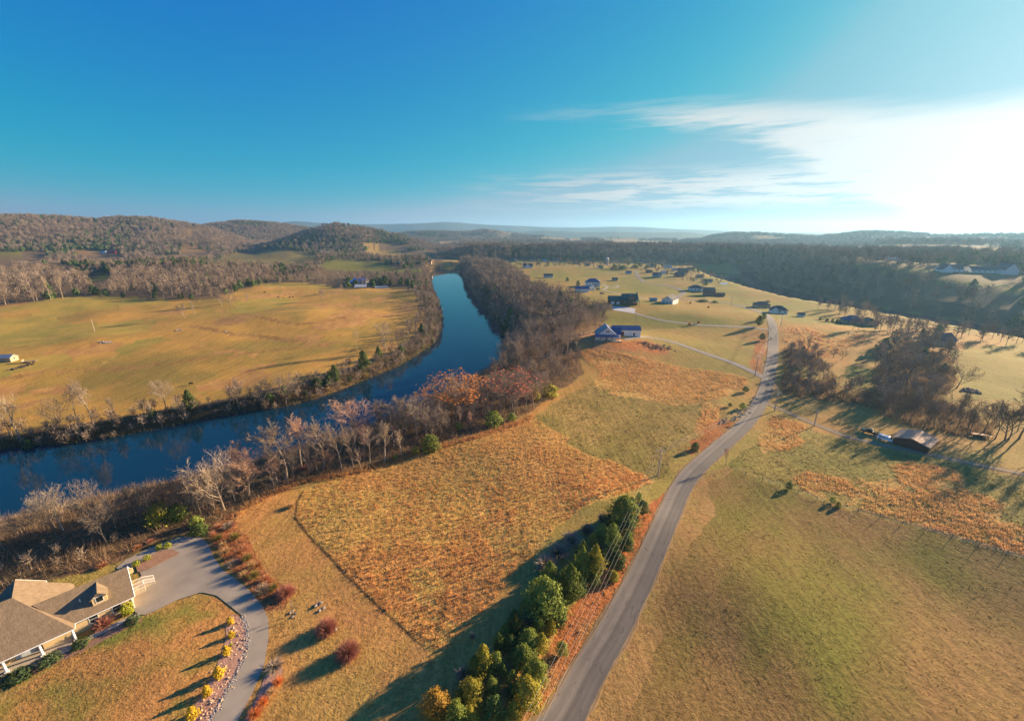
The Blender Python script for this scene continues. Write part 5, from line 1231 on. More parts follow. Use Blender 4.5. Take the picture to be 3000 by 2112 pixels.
small('white_outbuilding', 1979, 793, 0, 10, 6, 2.8, 1.6, m_white, m_roof_grey, 'long low white outbuilding before the wooded ridge', cat='shed', nw=2)
small('low_house', 1801, 823, -15, 8, 6, 2.4, 2.0, m_greyw, m_roof_dark, 'low dark-roofed outbuilding on the tan slope', cat='shed', nw=2)
small('stone_house', 1500, 768, 0, 20, 10, 4, 3.6, m_tan, m_roof_dark, 'tan house with dark roofs far off at the foot of the ridge', extra=(8, -1, R(90), 7, 8, 4, 4, m_tan, m_roof_dark))
small('dark_house', 1628, 767, 0, 18, 10, 3.4, 4, m_greyw, m_roof_dark, 'dark-roofed house behind a line of cypress trees')
small('dark_house', 1688, 775, 0, 15, 9, 3.2, 3, m_tan, m_roof_dark, 'dark-roofed low house right of the line of cypress trees')
small('far_lodge', 1663, 703, 0, 34, 12, 4, 3, m_greyw, m_roof_dark, 'long dark building on the crest of the wooded ridge', dz=4)
# canopy
cs = site('canopy', 2120, 838, R(-4), 'open shelter with pale blue metal roof by the river meadow', 'shelter')
MB().slab([(-5,-3,2.9),(5,-3,2.9),(5,3,3.6),(-5,3,3.6)], .14).build('roof', mat('pale_blue_roof', (.30,.52,.74), .4, .08, .5, .4), cs)
for x in (-4.7, 4.7):
    for y in (-2.7, 2.7): MB().box(x-.08,y-.08,-1,x+.08,y+.08,3.0).build('post', m_roof_grey, cs)
# silo
cs = site('silo', 1778, 776, 0, 'tall concrete silo with a white dome', 'silo')
MB().tube((0,0,-2), (0,0,12.5), 3.1, 3.1, 20).build('tower', mat('silo_concrete', (.36,.34,.33), .8, .15, .4), cs)
d = MB()
for i in range(4):
    a, b = i*math.pi/8, (i+1)*math.pi/8; d.tube((0,0,12.5+3.2*math.sin(a)), (0,0,12.5+3.2*math.sin(b)), 3.2*math.cos(a), max(.01, 3.2*math.cos(b)), 20, False)
d.build('dome', m_white, cs)
for px, py, rz, L, D, hw, hr, wm, rm, lab in [(1843,803,5,11,8,3,3,m_white,m_roof_dark,'small white house left of the far road'),(1902,800,-8,12,8,3.2,3,m_brick,m_shingle,'small brown house just right of the far road'),(1945,803,12,10,8,3,3,m_white,m_roof_grey,'white house with grey roof behind the pointed grey house'),
    (1908,784,0,13,8,3.4,3,m_greyw,m_roof_dark,'grey house by the head of the far road'),(2022,792,-6,13,8,3.2,3,m_tan,m_roof_dark,'tan house right of the dark brown two-storey house'),(2052,815,8,12,8,3,2.8,m_tan,m_shingle,'tan house with brown roof on the meadow side'),(1760,786,0,12,7,2.8,2.4,m_white,m_roof_dark,'small white house left of the silo'),
    (1722,780,4,11,8,3,3,m_greyw,m_roof_dark,'dark little house behind the far conifers'),(1560,765,0,16,9,3.4,3.4,m_greyw,m_roof_dark,'grey house far off at the left foot of the ridge'),(1596,767,0,12,8,3.2,3,m_white,m_roof_grey,'white house far off beside the cypress row'),(1880,771,0,14,8,3.2,3,m_tan,m_roof_dark,'tan house right under the wooded ridge'),(2075,828,-10,14,7,3,2.2,m_white,m_roof_dark,'low white house on the meadow towards the blue shelter')]:
    small('village_house', px, py, rz, L*.78, D*.8, hw*.9, hr*.8, wm, rm, lab, nw=2)
# right, across the second river
small('white_house', 2788, 797, -8, 24, 10, 3.4, 5, m_white, m_roof_dark, 'white gabled house with charcoal roof across the second river', extra=(-8, 0, R(90), 10, 11, 3.4, 6, m_white, m_roof_dark))
small('white_villa', 2892, 800, -6, 34, 11, 3.4, 4, m_white, m_roof_dark, 'long white villa with dark roofs and tall gable across the second river', nw=6, extra=(19, 1, R(90), 16, 15, 4.5, 7, m_white, m_roof_dark))
small('small_white_house', 2591, 757, 0, 13, 8, 4, 3.5, m_white, m_roof_grey, 'small white house far off above the river wood')
small('pale_barn', 2640, 764, 0, 26, 9, 3, 1.6, m_white, m_white, 'long pale metal barn far off above the river wood', cat='barn', nw=0)
small('roof_in_trees', 2503, 950, -14, 13, 9, 2.8, 3.4, m_tan, mat('slate_blue_roof', (.09,.10,.16), .6, .15, .6), 'house with slate-blue hipped roof down by the second river', 'hip', extra=(9, -1, R(90), 9, 8, 2.8, 2.6, m_tan, m_shingle))
small('dark_cottage', 2778, 1013, R(0)+8, 11, 9, 3.2, 4.0, m_tan, m_roof_dark, 'house with steep dark roof between the grove and the second river')
# left, across the river
m_barnw = mat('grey_white_metal', (.58,.58,.57), .6, .08, .5, .3)
small('blue_barn', 1053, 829, -3, 20, 11, 4.2, 2.4, m_barnw, m_roof_bright, 'farm barn with bright blue roof, farther of two', cat='barn', nw=0)
e = site('open_barn', 1039, 834, R(-3), 'open-sided barn with bright blue roof, nearer of two', 'barn')
gable_roof(19, 9, 3.6, 2.0).build('roof', m_roof_bright, e)
for x in (-9, -4.5, 0, 4.5, 9):
    for y in (-4.2, 4.2): MB().box(x-.12,y-.12,-1,x+.12,y+.12,3.7).build('post', m_wood, e)
MB().box(-9,3.9,-1,9,4.1,3.4).build('back_wall', m_wood, e)
e = site('lean_to_shed', 1057, 845, R(12), 'lean-to shed with sloping grey roof by the blue barns', 'shed')
MB().slab([(-8,-5,2.0),(8,-5,2.0),(8,6,5.0),(-8,6,5.0)], .14).build('roof', m_roof_grey, e)
for x in (-7.5, -2.5, 2.5, 7.5): MB().box(x-.12,-4.8,-1,x+.12,-4.56,2.0).build('post', m_wood, e)
MB().box(-7.8,5.4,-1,7.8,5.6,4.6).build('back_wall', m_wood, e)
e = site('feed_bunker', 1118, 843, R(18), 'broken white-walled feed bunker beside the blue barns', 'bunker')
for y in (-6, 0, 6): MB().box(-9,y-.3,-1,9,y+.3,1.8).build('wall', m_barnw, e)
MB().box(-9.3,-6,-1,-8.7,6,1.6).build('end_wall', m_barnw, e)
small('blue_house', 951, 743, 0, 20, 10, 4.5, 3.5, m_greyw, mat('steel_blue_roof', (.16,.25,.40), .45, .1, .5, .4), 'blue-roofed house on the hill above the green field', extra=(-9, -1, R(90), 8, 8, 4, 3, m_greyw, MATS['steel_blue_roof']))
small('red_barn', 325, 743, -6, 30, 12, 4, 5, mat('red_boards', (.40,.05,.04), .8, .1, 1), m_roof_red, 'red-roofed barn far off among the left-hand woods', cat='barn', nw=0)
small('white_barn', 301, 743, -6, 14, 9, 4, 3, m_white, m_roof_grey, 'small white barn left of the red-roofed one', cat='barn', nw=0)
small('field_barn', 10, 1061, 8, 8, 5, 2.6, 1.4, m_tan, m_roof_grey, 'cream barn with grey roof at the left picture edge', cat='barn', nw=0)
small('farmstead', 1257, 773, 0, 10, 8, 5, 3, m_tan, m_roof_dark, 'tan house by the head of the river')
small('valley_house', 1140, 770, 5, 14, 8, 3.4, 3, m_white, m_roof_dark, 'white house below the green hill')
small('valley_barn', 1170, 774, 0, 18, 9, 3, 2.4, m_tan, m_roof_grey, 'grey-roofed barn below the green hill', cat='barn', nw=0)

# --- brown shed by the gravel lane
zg = P(2665, 1308).z; a = plane(2673, 1284, zg+3.9); b = plane(2697, 1261, zg+3.9); dr = b-a; Ls = float(np.linalg.norm(dr)); ang = math.atan2(dr[1], dr[0]); mid = (a+b)/2
e = empty('brown_shed', (mid[0], mid[1], zg), ang); tag(e, 'low brown metal-roofed shed with dark red wall beside the gravel lane', 'shed')
block(e, 0, 0, 0, Ls, 9.2, 2.4, 1.4, m_barnred, m_roof_brown, base=1.6, doors=[('-x', -1.5, 0, 3.2, 2.2, m_barnred)])

# ------------------------------------------------------------------ the near house, in its own frame: s along the front, t to the back
O = plane(394, 1778, 0.0); z0 = float(np.mean([P(394,1790).z, P(230,1850).z, P(124,1925).z])) + .25
hse = empty('yellow_house', (O[0], O[1], z0), R(225)); tag(hse, 'large cream-sided house with brown shingle roofs, porch columns and a dormer', 'house')
# local x = s (to the lower left), local y = -t
def q(s, t, z): return (s, -t, z)
W = MB()
def wall_face(m, pts): m.add(pts, [tuple(range(len(pts)))])
def wall_box(m, s0, s1, t0, t1, za, zb): m.box(s0, -t1, za, s1, -t0, zb)
SH, RH = 2.85, 6.4
wing = MB(); wall_box(wing, 0, 12, 0, 9, -1.2, SH)
wing.add([q(0,0,SH),q(0,9,SH),q(0,4.5,RH-.15)], [(0,1,2),(2,1,0)])
wing.build('wing_wall', m_cream, hse)
main = MB(); wall_box(main, 8.4, 27, .5, 12.2, -1.2, SH); main.build('main_wall', m_cream, hse)
mg = MB(); mg.add([q(8.6,12.25,SH),q(20.4,12.25,SH),q(14.5,12.25,7.7)], [(0,1,2),(2,1,0)]); mg.build('rear_gable_wall', m_cream, hse)
t_ = .16
r = MB(); r.slab([q(-.45,-.45,2.6),q(8.3,-.45,2.6),q(12.2,4.5,RH),q(-.45,4.5,RH)], t_); r.slab([q(-.45,9.45,2.6),q(8.4,9.45,2.6),q(12.2,4.5,RH),q(-.45,4.5,RH)], t_); r.build('wing_roof', m_shingle, hse)
RS = 14.4; AP = 7.0; ZT = 7.9; EZ = 2.62
r = MB(); r.slab([q(7.7,-1.9,EZ),q(27.5,-1.9,EZ),q(27.5,AP,ZT),q(RS,AP,ZT)], t_); r.build('front_roof', m_shingle, hse)
r = MB(); r.slab([q(7.7,-1.9,EZ),q(RS,AP,ZT),q(RS,12.7,ZT),q(11.0,12.7,EZ+(11.0-7.7)*(ZT-EZ)/(RS-7.7)),q(11.0,12.2,EZ+(11.0-7.7)*(ZT-EZ)/(RS-7.7)),q(8.2,12.2,EZ+.5*(ZT-EZ)/(RS-7.7)),q(7.7,11.7,EZ)], t_); r.build('side_roof', m_shingle, hse)
r = MB(); r.slab([q(RS,AP,ZT),q(RS,12.7,ZT),q(21.1,12.7,EZ),q(21.1,AP,EZ)], t_); r.slab([q(RS+.02,AP,ZT),q(27.5,AP,ZT),q(27.5,12.6,4.4),q(RS+4,12.6,4.4)], t_); r.build('rear_roof', m_shingle, hse)
# fascia boards and gutters, just proud of the roof edges
f = MB()
f.tube(q(-.45,-.5,2.52), q(8.2,-.5,2.52), .075, n=5); f.tube(q(7.7,-1.96,2.54), q(27.5,-1.96,2.54), .08, n=5); f.tube(q(7.62,-1.9,2.52), q(7.62,-.6,2.52), .06, n=5)
f.tube(q(-.52,-.45,2.55), q(-.52,4.5,RH-.05), .07, n=5); f.tube(q(-.52,9.45,2.55), q(-.52,4.5,RH-.05), .07, n=5); f.tube(q(RS,12.76,ZT-.06), q(11,12.76,5.15), .07, n=5); f.tube(q(11,12.3,5.1), q(11,12.76,5.1), .07, n=5)
f.build('fascia', m_trim, hse)
# corner boards
f = MB()
for s, t in ((-.02, -.02), (8.42, .48), (-.02, 8.9)): f.box(s-.08, -t-.1, -.3, s+.1, -t+.08, 2.6)
f.build('corner_board', m_trim, hse)
for s in (2.2, 5.4): add_window(hse, s, .0, .75, 1.15, 1.5, '+y')
for s in (9.7, 11.0): add_window(hse, s, -.5, .75, .85, 1.55, '+y')
# double entrance door
d = MB().box(12.9, -.5, .02, 15.2, -.42, 2.35).build('entrance_door', mat('pale_blue_door', (.42,.47,.52), .5, .05, 1, .3), hse)
for s in (13.5, 14.6): MB().box(s-.32, -.42, .9, s+.32, -.38, 1.9).build('pane', m_glass, d)
MB().box(16.0,-.5,.0,17.6,-.3,2.3).build('shutter_panel', m_deck, hse)
MB().box(8.6,-.5,-1,27,2.1,-.02).build('porch_floor', m_pave, hse)
for s in (8.1, 12.1, 16.2, 20.3): 
    c = MB(); c.tube((s,1.5,0), (s,1.5,2.6), .19, .16, 12); c.box(s-.26,1.24,-.02,s+.26,1.76,.14); c.box(s-.24,1.26,2.42,s+.24,1.74,2.56); c.build('porch_column', m_trim, hse)
# dormer
dm = MB(); ds, dw = 4.0, 1.0; wt = lambda t: 2.6+(t+.45)*(RH-2.6)/4.95
dm.add([q(ds-dw,.75,wt(.75)-.1),q(ds+dw,.75,wt(.75)-.1),q(ds+dw,.75,5.1),q(ds,.75,5.95),q(ds-dw,.75,5.1),q(ds-dw,4.0,5.1),q(ds+dw,4.0,5.1),q(ds,4.0,5.95)], [(0,1,2,3,4),(4,5,0),(1,6,2)])
dm.build('dormer_wall', m_cream, hse)
dr_ = MB(); dr_.slab([q(ds-dw-.3,.45,4.92),q(ds,.45,6.12),q(ds,4.15,6.12),q(ds-dw-.3,3.0,4.92)], .12); dr_.slab([q(ds+dw+.3,.45,4.92),q(ds,.45,6.12),q(ds,4.15,6.12),q(ds+dw+.3,3.0,4.92)], .12); dr_.build('dormer_roof', m_shingle, hse)
for s, t in ((6.5,2.2),(9.2,3.4),(18.5,4.2),(21.8,2.4)):
    zz = (2.6+(t+.45)*(RH-2.6)/4.95) if s < 8 else EZ+(t+1.9)*(ZT-EZ)/(AP+1.9)
    if s != 9.2: MB().tube((s,-t,zz), (s,-t,zz+.55), .09, .09, 8).build('vent_pipe', m_trim, hse)
add_window(hse, ds, -.75, 3.95, .95, 1.05, '+y', bars=False)
MB().box(ds-.95,-.74,5.08,ds+.95,-.64,5.16).build('dormer_trim', m_trim, hse)
# side stoop with white railings and steps
MB().box(-2.0,-6.4,-1,0,-3.9,.55).build('stoop', m_pave, hse)
rl = MB()
def railing(m, a, b, h=.95):
    a, b = Vector(a), Vector(b); n = max(2, int((b-a).length/.22))
    m.tube(a+Vector((0,0,h)), b+Vector((0,0,h)), .05, n=4); m.tube(a+Vector((0,0,.15)), b+Vector((0,0,.15)), .035, n=4)
    for i in range(n+1):
        p = a.lerp(b, i/n); m.tube(p+Vector((0,0,0)), p+Vector((0,0,h)), .06 if i in (0, n) else .022, n=4)
railing(rl, q(-.1,3.95,.55), q(-1.95,3.95,.55)); railing(rl, q(-1.95,3.95,.55), q(-1.95,5.1,.55)); railing(rl, q(-.1,6.35,.55), q(-1.95,6.35,.55)); railing(rl, q(-1.95,5.2,.55), q(-3.6,5.2,-.1)); railing(rl, q(-1.95,6.35,.55), q(-3.6,6.35,-.1))
rl.build('railing', m_trim, hse)
for i in range(3): MB().box(-2.55-.52*i,-6.3,-1,-2.02-.52*i,-5.25,.36-.19*i).build('step', m_pave, hse)
MB().box(-.9,-9.1,2.2,.1,-8.2,2.9).build('rear_bracket', m_cream, hse)
# front walk along the porch and wing
sheet('front_walk', [tuple((Vector((O[0],O[1],0))+Matrix.Rotation(R(225),3,'Z')@Vector(v))[:2]) for v in [(-.6,3.2,0),(27,4.1,0),(27,2.2,0),(8.4,2.2,0),(8.4,2.3,0),(-.6,1.9,0)]], m_pave, .14, .8)
# ------------------------------------------------------------------ poles and wires
m_pole = mat('pole_wood', (0.46,0.39,0.31), 0.9, 0.2, 2.0, 0.1)
m_wire = mat('pale_wire', (0.62,0.56,0.48), 0.5, 0.05, 1.0, 0.3, metal=.3)
m_steel = mat('grey_steel', (0.42,0.42,0.42), 0.5, 0.1, 1.0, 0.4, metal=.6)
def pole(p, h, rz, label, arm=True, can=False):
    e = empty('utility_pole', p, rz); tag(e, label, 'utility pole', 'utility poles')
    MB().tube((0,0,-1), (0,0,h), .21, .15, 8).build('shaft', m_pole, e)
    if arm:
        MB().box(-1.25,-.07,h-.55,1.25,.07,h-.40).build('crossarm', m_pole, e)
        m = MB()
        for x in (-1.15, -.45, .45, 1.15): m.tube((x,0,h-.4), (x,0,h-.2), .05, .04, 6)
        m.build('insulators', m_steel, e)
    if can: MB().tube((.32,0,h-2.0), (.32,0,h-1.1), .24, .24, 10).build('transformer', m_steel, e)
    return e
PL = {}
for k, px, pb, pt, rz, lab, arm, can in [
  ('A', 1928, 1393, 1316, -.45, 'tall utility pole with crossarm in the rough field left of the road bend', True, False),
  ('B', 2269, 1204, 1147, -.9, 'utility pole with crossarm at the lane mouth right of the road', True, True),
  ('C', 2211, 1103, 1047, .1, 'utility pole at the mouth of the gravel lane left of the road', True, False),
  ('D', 2287, 956, 921, -.5, 'utility pole before the hipped white house by the road', True, False),
  ('E', 2385, 1248, 1197, 0, 'thin pole with a transformer beside the right-hand gravel lane', False, True),  # no crossarm; a steel transformer can near the top
  ('F', 1860, 955, 921, 0, 'utility pole between the garage and the green-roofed house', True, False),
  ('G', 2142, 894, 870, 0, 'utility pole on the far stretch of road', True, False),
  ('H', 1762, 874, 856, 0, 'short utility pole below the two-storey house', True, False),
  ('I', 277, 970, 935, 0, 'lone leaning pole in the golden field', False, False),
  ('J', 990, 836, 824, 0, 'white pole beside the blue barns', False, False)]:
    p, h = height_at(px, pb, pt); h = max(6, h); pole(p, h, rz, lab, arm, can); PL[k] = (p, h, rz)
gp = G(-4, 27); pole(gp, 9.5, -.45, 'utility pole just outside the bottom of the picture', True); PL['Z'] = (gp, 9.5, -.45)
def wires(a, b, label, offs=(-1.15, -.45, .45, 1.15), r=.028, sag=1.0):
    pa, ha, ra = PL[a]; pb, hb, rb = PL[b]; e = empty('power_line', (pa.x, pa.y, pa.z+ha)); tag(e, label, 'power line', 'power lines along the road')
    for o in offs:
        A = Vector((math.cos(ra)*o, math.sin(ra)*o, -.2)); B = Vector((pb.x-pa.x+math.cos(rb)*o, pb.y-pa.y+math.sin(rb)*o, pb.z+hb-pa.z-ha-.2)); t = TB(); n = 14
        t.tube([A.lerp(B, i/n)-Vector((0,0,sag*4*(i/n)*(1-i/n))) for i in range(n+1)], [r]*(n+1), 4)
        obj('wire', t.mesh('wire', m_wire), e)
wires('Z', 'A', 'power line running over the near road down to the bottom edge', r=.013, sag=1.6)
wires('A', 'B', 'power line crossing the road bend to the lane mouth', r=.014)
wires('B', 'C', 'power line crossing the road between the two lane mouths', r=.022)
wires('C', 'D', 'power line crossing the road towards the hipped white house', r=.03)
wires('D', 'G', 'power line along the far stretch of road', offs=(-.6, .6), r=.03)
wires('B', 'E', 'thin service line beside the right-hand gravel lane', offs=(0,), r=.02)

# ------------------------------------------------------------------ wire fence between the lawn and the tall grass
fl = densify(path_px([(2140,1372),(2200,1398),(2310,1436),(2440,1481),(2590,1522),(2760,1568),(2950,1625),(3080,1660)]), 4.5)
fe = empty('wire_fence', G(*fl[0])); tag(fe, 'thin wire fence between the right-hand lawn and the tall orange grass', 'fence')
pm = MB().box(-.04,-.04,-.3,.04,.04,1.25).mesh('post', m_bark_dark); tall = MB().box(-.05,-.05,-.3,.05,.05,1.7).mesh('post', m_bark_dark)
fo = Vector(fe.location); fp = [G(*q)-fo for q in fl]
for i, p in enumerate(fp): obj('post', tall if i % 6 == 2 else pm, fe, p)
for z in (.45, .8, 1.2):
    t = TB(); t.tube([p+Vector((0,0,z)) for p in fp], [.012]*len(fp), 3); obj('wire', t.mesh('wire', m_steel), fe)
fl = densify(path_px([(1350,766),(1460,776)]), 4)
# ------------------------------------------------------------------ vehicles
m_paint_w = mat('white_car_paint', (0.78,0.80,0.83), 0.3, 0.03, .5, 0.5); m_paint_k = mat('black_car_paint', (0.025,0.022,0.02), 0.3, 0.1, .5, 0.5)
m_tyre = mat('tyre_rubber', (0.025,0.025,0.025), 0.9, 0.1, 1); m_rim = mat('wheel_rim', (0.45,0.45,0.46), 0.35, 0.05, 1, 0.5, metal=.7)
m_lamp = mat('headlight_glass', (0.75,0.75,0.72), 0.2, 0.05, 1, 0.6); m_tail = mat('tail_light', (0.35,0.02,0.02), 0.3, 0.05, 1, 0.5); m_cabin = mat('dark_car_glass', (0.03,0.04,0.06), 0.1, 0.05, 1, 0.6)
def prism(prof, y0, y1, taper=0.0):
    n = len(prof); v = []
    for y, s in ((y0, 1), (y1, -1)):
        for x, z in prof: v.append((x, y + s*taper*max(0, z-1.0), z))
    return v, [tuple(range(n)), tuple(range(2*n-1, n-1, -1))] + [(i, n+i, n+(i+1) % n, (i+1) % n) for i in range(n)]
def vehicle(p, rz, paint, kind, label, cat, name):
    e = empty(name, p, rz); tag(e, label, cat)
    W_ = .98
    if kind == 'suv': prof = [(-2.55,.45),(-2.6,.9),(-2.5,1.12),(-2.35,1.75),(-2.15,1.88),(.45,1.88),(.75,1.80),(1.35,1.18),(2.45,1.05),(2.62,.85),(2.6,.45)]
    else: prof = [(-2.85,.5),(-2.9,1.15),(-.75,1.15),(-.72,1.2),(-.55,1.85),(-.3,1.92),(.75,1.92),(1.45,1.25),(2.65,1.12),(2.85,.9),(2.85,.5)]
    m = MB(); m.add(*prism(prof, -W_, W_, .22)); m.build('body', paint, e)
    sx = [(-2.2,-1.35),(-1.25,-.4),(-.3,.55)] if kind == 'suv' else [(-.5,.1),(.2,.85)]
    for a, b in sx:
        for s in (-1, 1):
            y = s*(W_-.02); y2 = s*(W_-.13)
            v = [(a,y*1.0+s*.012-s*.05,1.22),(b+.12 if (a,b) == sx[-1] else b,y*1.0+s*.012-s*.05,1.22),(b-.12 if (a,b) == sx[-1] else b,y2-s*.03,1.72),(a,y2-s*.03,1.72)]
            MB().add(v, [(0,1,2,3) if s < 0 else (3,2,1,0)]).build('side_window', m_cabin, e)
    x0, x1 = (1.33,.82) if kind == 'suv' else (1.43,.85)
    MB().add([(x0+.03,-.8,1.24),(x0+.03,.8,1.24),(x1+.03,.7,1.76),(x1+.03,-.7,1.76)], [(0,1,2,3)]).build('windscreen', m_cabin, e)
    if kind == 'truck':
        MB().box(-2.78,-.82,1.156,-.85,.82,1.17).build('truck_bed', m_tyre, e)
    else: MB().add([(-2.48,-.75,1.2),(-2.4,-.68,1.7),(-2.4,.68,1.7),(-2.48,.75,1.2)], [(0,3,2,1)]).build('rear_window', m_cabin, e)
    for x in (-1.65, 1.75):
        for s in (-1, 1):
            w = MB().tube((x,s*.80,.38), (x,s*1.0,.38), .38, .38, 14).build('wheel', m_tyre, e); MB().tube((x,s*1.0,.38), (x,s*1.012,.38), .23, .22, 10).build('rim', m_rim, w)
    for s in (-1, 1):
        MB().box(2.58 if kind == 'suv' else 2.8, s*.72-.18, .78, 2.64 if kind == 'suv' else 2.88, s*.72+.18, .96).build('headlight', m_lamp, e)
        MB().box(-2.64 if kind == 'suv' else -2.93, s*.8-.1, .85, -2.56 if kind == 'suv' else -2.86, s*.8+.1, 1.1).build('tail_light', m_tail, e)
    return e
def heading(a, b): 
    p, q_ = P(*a), P(*b); return math.atan2(q_.y-p.y, q_.x-p.x)
vehicle(P(2596,1291), heading((2574,1284),(2618,1297)), m_paint_w, 'suv', 'white sport utility vehicle parked in front of the brown shed', 'car', 'parked_car')
vehicle(P(2549,1270), heading((2572,1275),(2527,1263)), m_paint_k, 'truck', 'black pickup truck with open bed left of the white vehicle', 'pickup truck', 'pickup_truck')
for px, py, pt, lab, mm in [(1822,892,'truck','dark pickup in the yard of the green-roofed house',m_paint_k),(1764,862,'suv','dark car on the lane below the two-storey house',m_paint_k),(2248,886,'truck','dark pickup beside the low tan roadside house',m_paint_k),(1752,849,'suv','black car in the carport shade of the two-storey house',m_paint_k)]:
    vehicle(P(px,py), R(8), mm, pt, lab, 'car', 'parked_car')
e = empty('farm_trailer', P(2868,1279), R(-20)); tag(e, 'small reddish trailer under the roadside tree row', 'trailer')
MB().box(-2.2,-.9,.6,2.2,.9,1.0).build('bed', mat('rust_red_paint', (.24,.07,.05), .7, .2, 1), e); MB().box(2.2,-.06,.6,3.3,.06,.7).build('drawbar', m_steel, e)
for s in (-1, 1): MB().tube((0,s*.95,.4), (0,s*1.15,.4), .4, .4, 12).build('wheel', m_tyre, e)

# ------------------------------------------------------------------ garden round the near house
GS = 'golden ball shrubs in the drive bed'
for px, py, w, h, lab in [(676,1826,1.35,1.7,'golden ball shrub at the top of the drive bed'),(679,1865,1.25,1.5,'golden ball shrub, second from the top of the drive bed'),(665,1914,1.5,1.9,'golden ball shrub below the little green yucca'),
    (643,1980,1.85,2.2,'golden ball shrub, biggest, halfway down the drive bed'),(608,2033,1.55,2.0,'golden ball shrub, second from the bottom of the drive bed'),(566,2099,1.95,2.2,'golden ball shrub at the bottom of the drive bed')]:
    bush(P(px,py), h, w, m_gold, lab, GS, 'golden_shrub', px, n=620, size=.075, shape='cone')
twig_shrub(P(679,1890), .7, .9, m_lime, 'small spiky green yucca between the golden balls', None, 'yucca', 1, n=60, bw=.09, up=.5, cat='plant')
for px, py, w, h, m, lab, nm in [(375,1795,2.0,2.5,m_lime,'bright lime ball shrub at the house corner','leafy_shrub'),(391,1822,2.6,1.4,m_hedge,'dark green spreading shrub under the lime ball','leafy_shrub'),
    (238,1890,2.6,1.3,m_hedge,'dark shrub by the last porch column','leafy_shrub'),(146,1940,3.0,1.5,m_hedge,'broad dark shrub in front of the entrance porch','leafy_shrub'),(60,1985,3.2,1.5,m_hedge,'dark shrub at the left end of the porch','leafy_shrub'),(18,1998,2.2,1.2,m_hedge,'dark shrub at the left picture edge by the porch','leafy_shrub')]:
    bush(P(px,py), h, w, m, lab, 'shrubs along the house front', nm, px, n=700, size=.07)
twig_shrub(P(305,1835), 2.6, 3.1, m_redtwig, 'rust-red weeping maple against the house wall', None, 'red_maple', 0, n=900, bw=.03, up=.25, cat='shrub')
for px, py, w, lab in [(838,1742,3.3,'red twiggy ball shrub beside the red bed, upper of three'),(957,1848,3.6,'red twiggy ball shrub over two boulders, middle of three'),(1020,1918,3.8,'red twiggy ball shrub nearest the field, lower of three')]:
    twig_shrub(P(px,py), w*.95, w, m_redtwig, lab, 'red ball shrubs on the mown grass', 'red_twig_shrub', px, n=3400, bw=.014, up=.02)
for px, py, h, w, m, lab in [(855,1485,1.8,2.4,m_straw,'tall pale dry grass fountain alone on the mown grass'),(705,1955,0,0,None,''),(805,1958,2.0,3.2,m_bark,'thorny brown bush at the outer edge of the drive'),(636,1500,1.6,2.4,m_straw,'pale spiky grass clump under the tall pale tree'),
     (640,1580,2.0,2.6,m_olive,'yellowish feathery shrub in the red bed, upper'),(660,1620,2.0,2.8,m_straw,'pale wiry shrub in the red bed, middle'),(745,1690,2.2,2.6,m_olive,'yellowish shrub in the red bed, lower'),(752,1660,1.6,2.2,m_rustshrub,'brown shrub in the red bed, lower right'),
     (815,2000,1.4,2.0,m_orangegrass,'bright orange grass tuft at the drive edge, upper'),(772,2060,1.5,2.0,m_orangegrass,'bright orange grass tuft at the drive edge, middle'),(748,2095,1.6,2.4,m_orangegrass,'bright orange grass tuft at the drive edge, lower'),(795,2030,1.2,1.8,m_straw,'pale grass tuft between two orange ones at the drive edge'),
     (403,1607,1.4,2.2,m_rustshrub,'round rusty shrub above the shaded drive, left'),(440,1588,1.2,1.8,m_redtwig,'reddish round shrub above the shaded drive, right'),(300,1660,1.4,2.4,m_rustshrub,'orange-brown shrub behind the house wing'),(636,1470,1.0,1.6,m_redtwig,'small red shrub at the foot of the tall pale tree'),
     (893,1378,2.6,3.2,m_redtwig,'dark red shrub inside the near bank row')]:
    if m is not None: twig_shrub(P(px,py), h, w, m, lab, None, 'twiggy_shrub', px, n=520, bw=.03)
for px, py, lab in [(468,1608,'green ball shrub on the drive island, second from the top'),(492,1603,'green ball shrub at the top of the drive island'),(432,1640,'green ball shrub in the middle of the drive island'),(400,1656,'green ball shrub at the low end of the drive island')]:
    bush(P(px,py), 1.3, 1.5, m_lime, lab, 'ball shrubs on the drive island', 'ball_shrub', px, n=420, size=.08)
m_mulch = mat('brown_mulch', (0.30,0.175,0.11), 0.95, 0.45, 1.6, 0.05, bump=.6); m_bedpink = mat('pinkish_mulch', (0.40,0.235,0.17), 0.95, 0.5, 1.4, 0.05, bump=.7)
BED = poly([(690,1800),(716,1812),(724,1838),(722,1866),(726,1880),(720,1905),(698,1962),(655,2040),(612,2116),(520,2140),(545,2100),(590,2035),(625,1975),(650,1910),(664,1865),(660,1830),(668,1806)])
sheet('mulch_bed', BED, m_bedpink, .05, .8)
sheet('mulch_bed', poly([(225,1855),(300,1830),(382,1797),(372,1788),(300,1815),(225,1848)]), m_mulch, .16, .6)
sheet('mulch_bed', poly([(20,2010),(120,1965),(250,1905),(330,1862),(412,1822),(420,1808),(398,1806),(330,1842),(240,1890),(110,1950),(10,1995)]), m_mulch, .05, .6)
sheet('mulch_bed', poly([(404,1678),(440,1666),(470,1652),(527,1622),(505,1610),(470,1614),(420,1642),(398,1660)]), m_mulch, .22, .6)
sheet('mulch_bed', poly([(745,2112),(790,2040),(822,1990),(830,1960),(812,1940),(780,1975),(755,2035),(715,2112)]), m_bedpink, .05, .6)
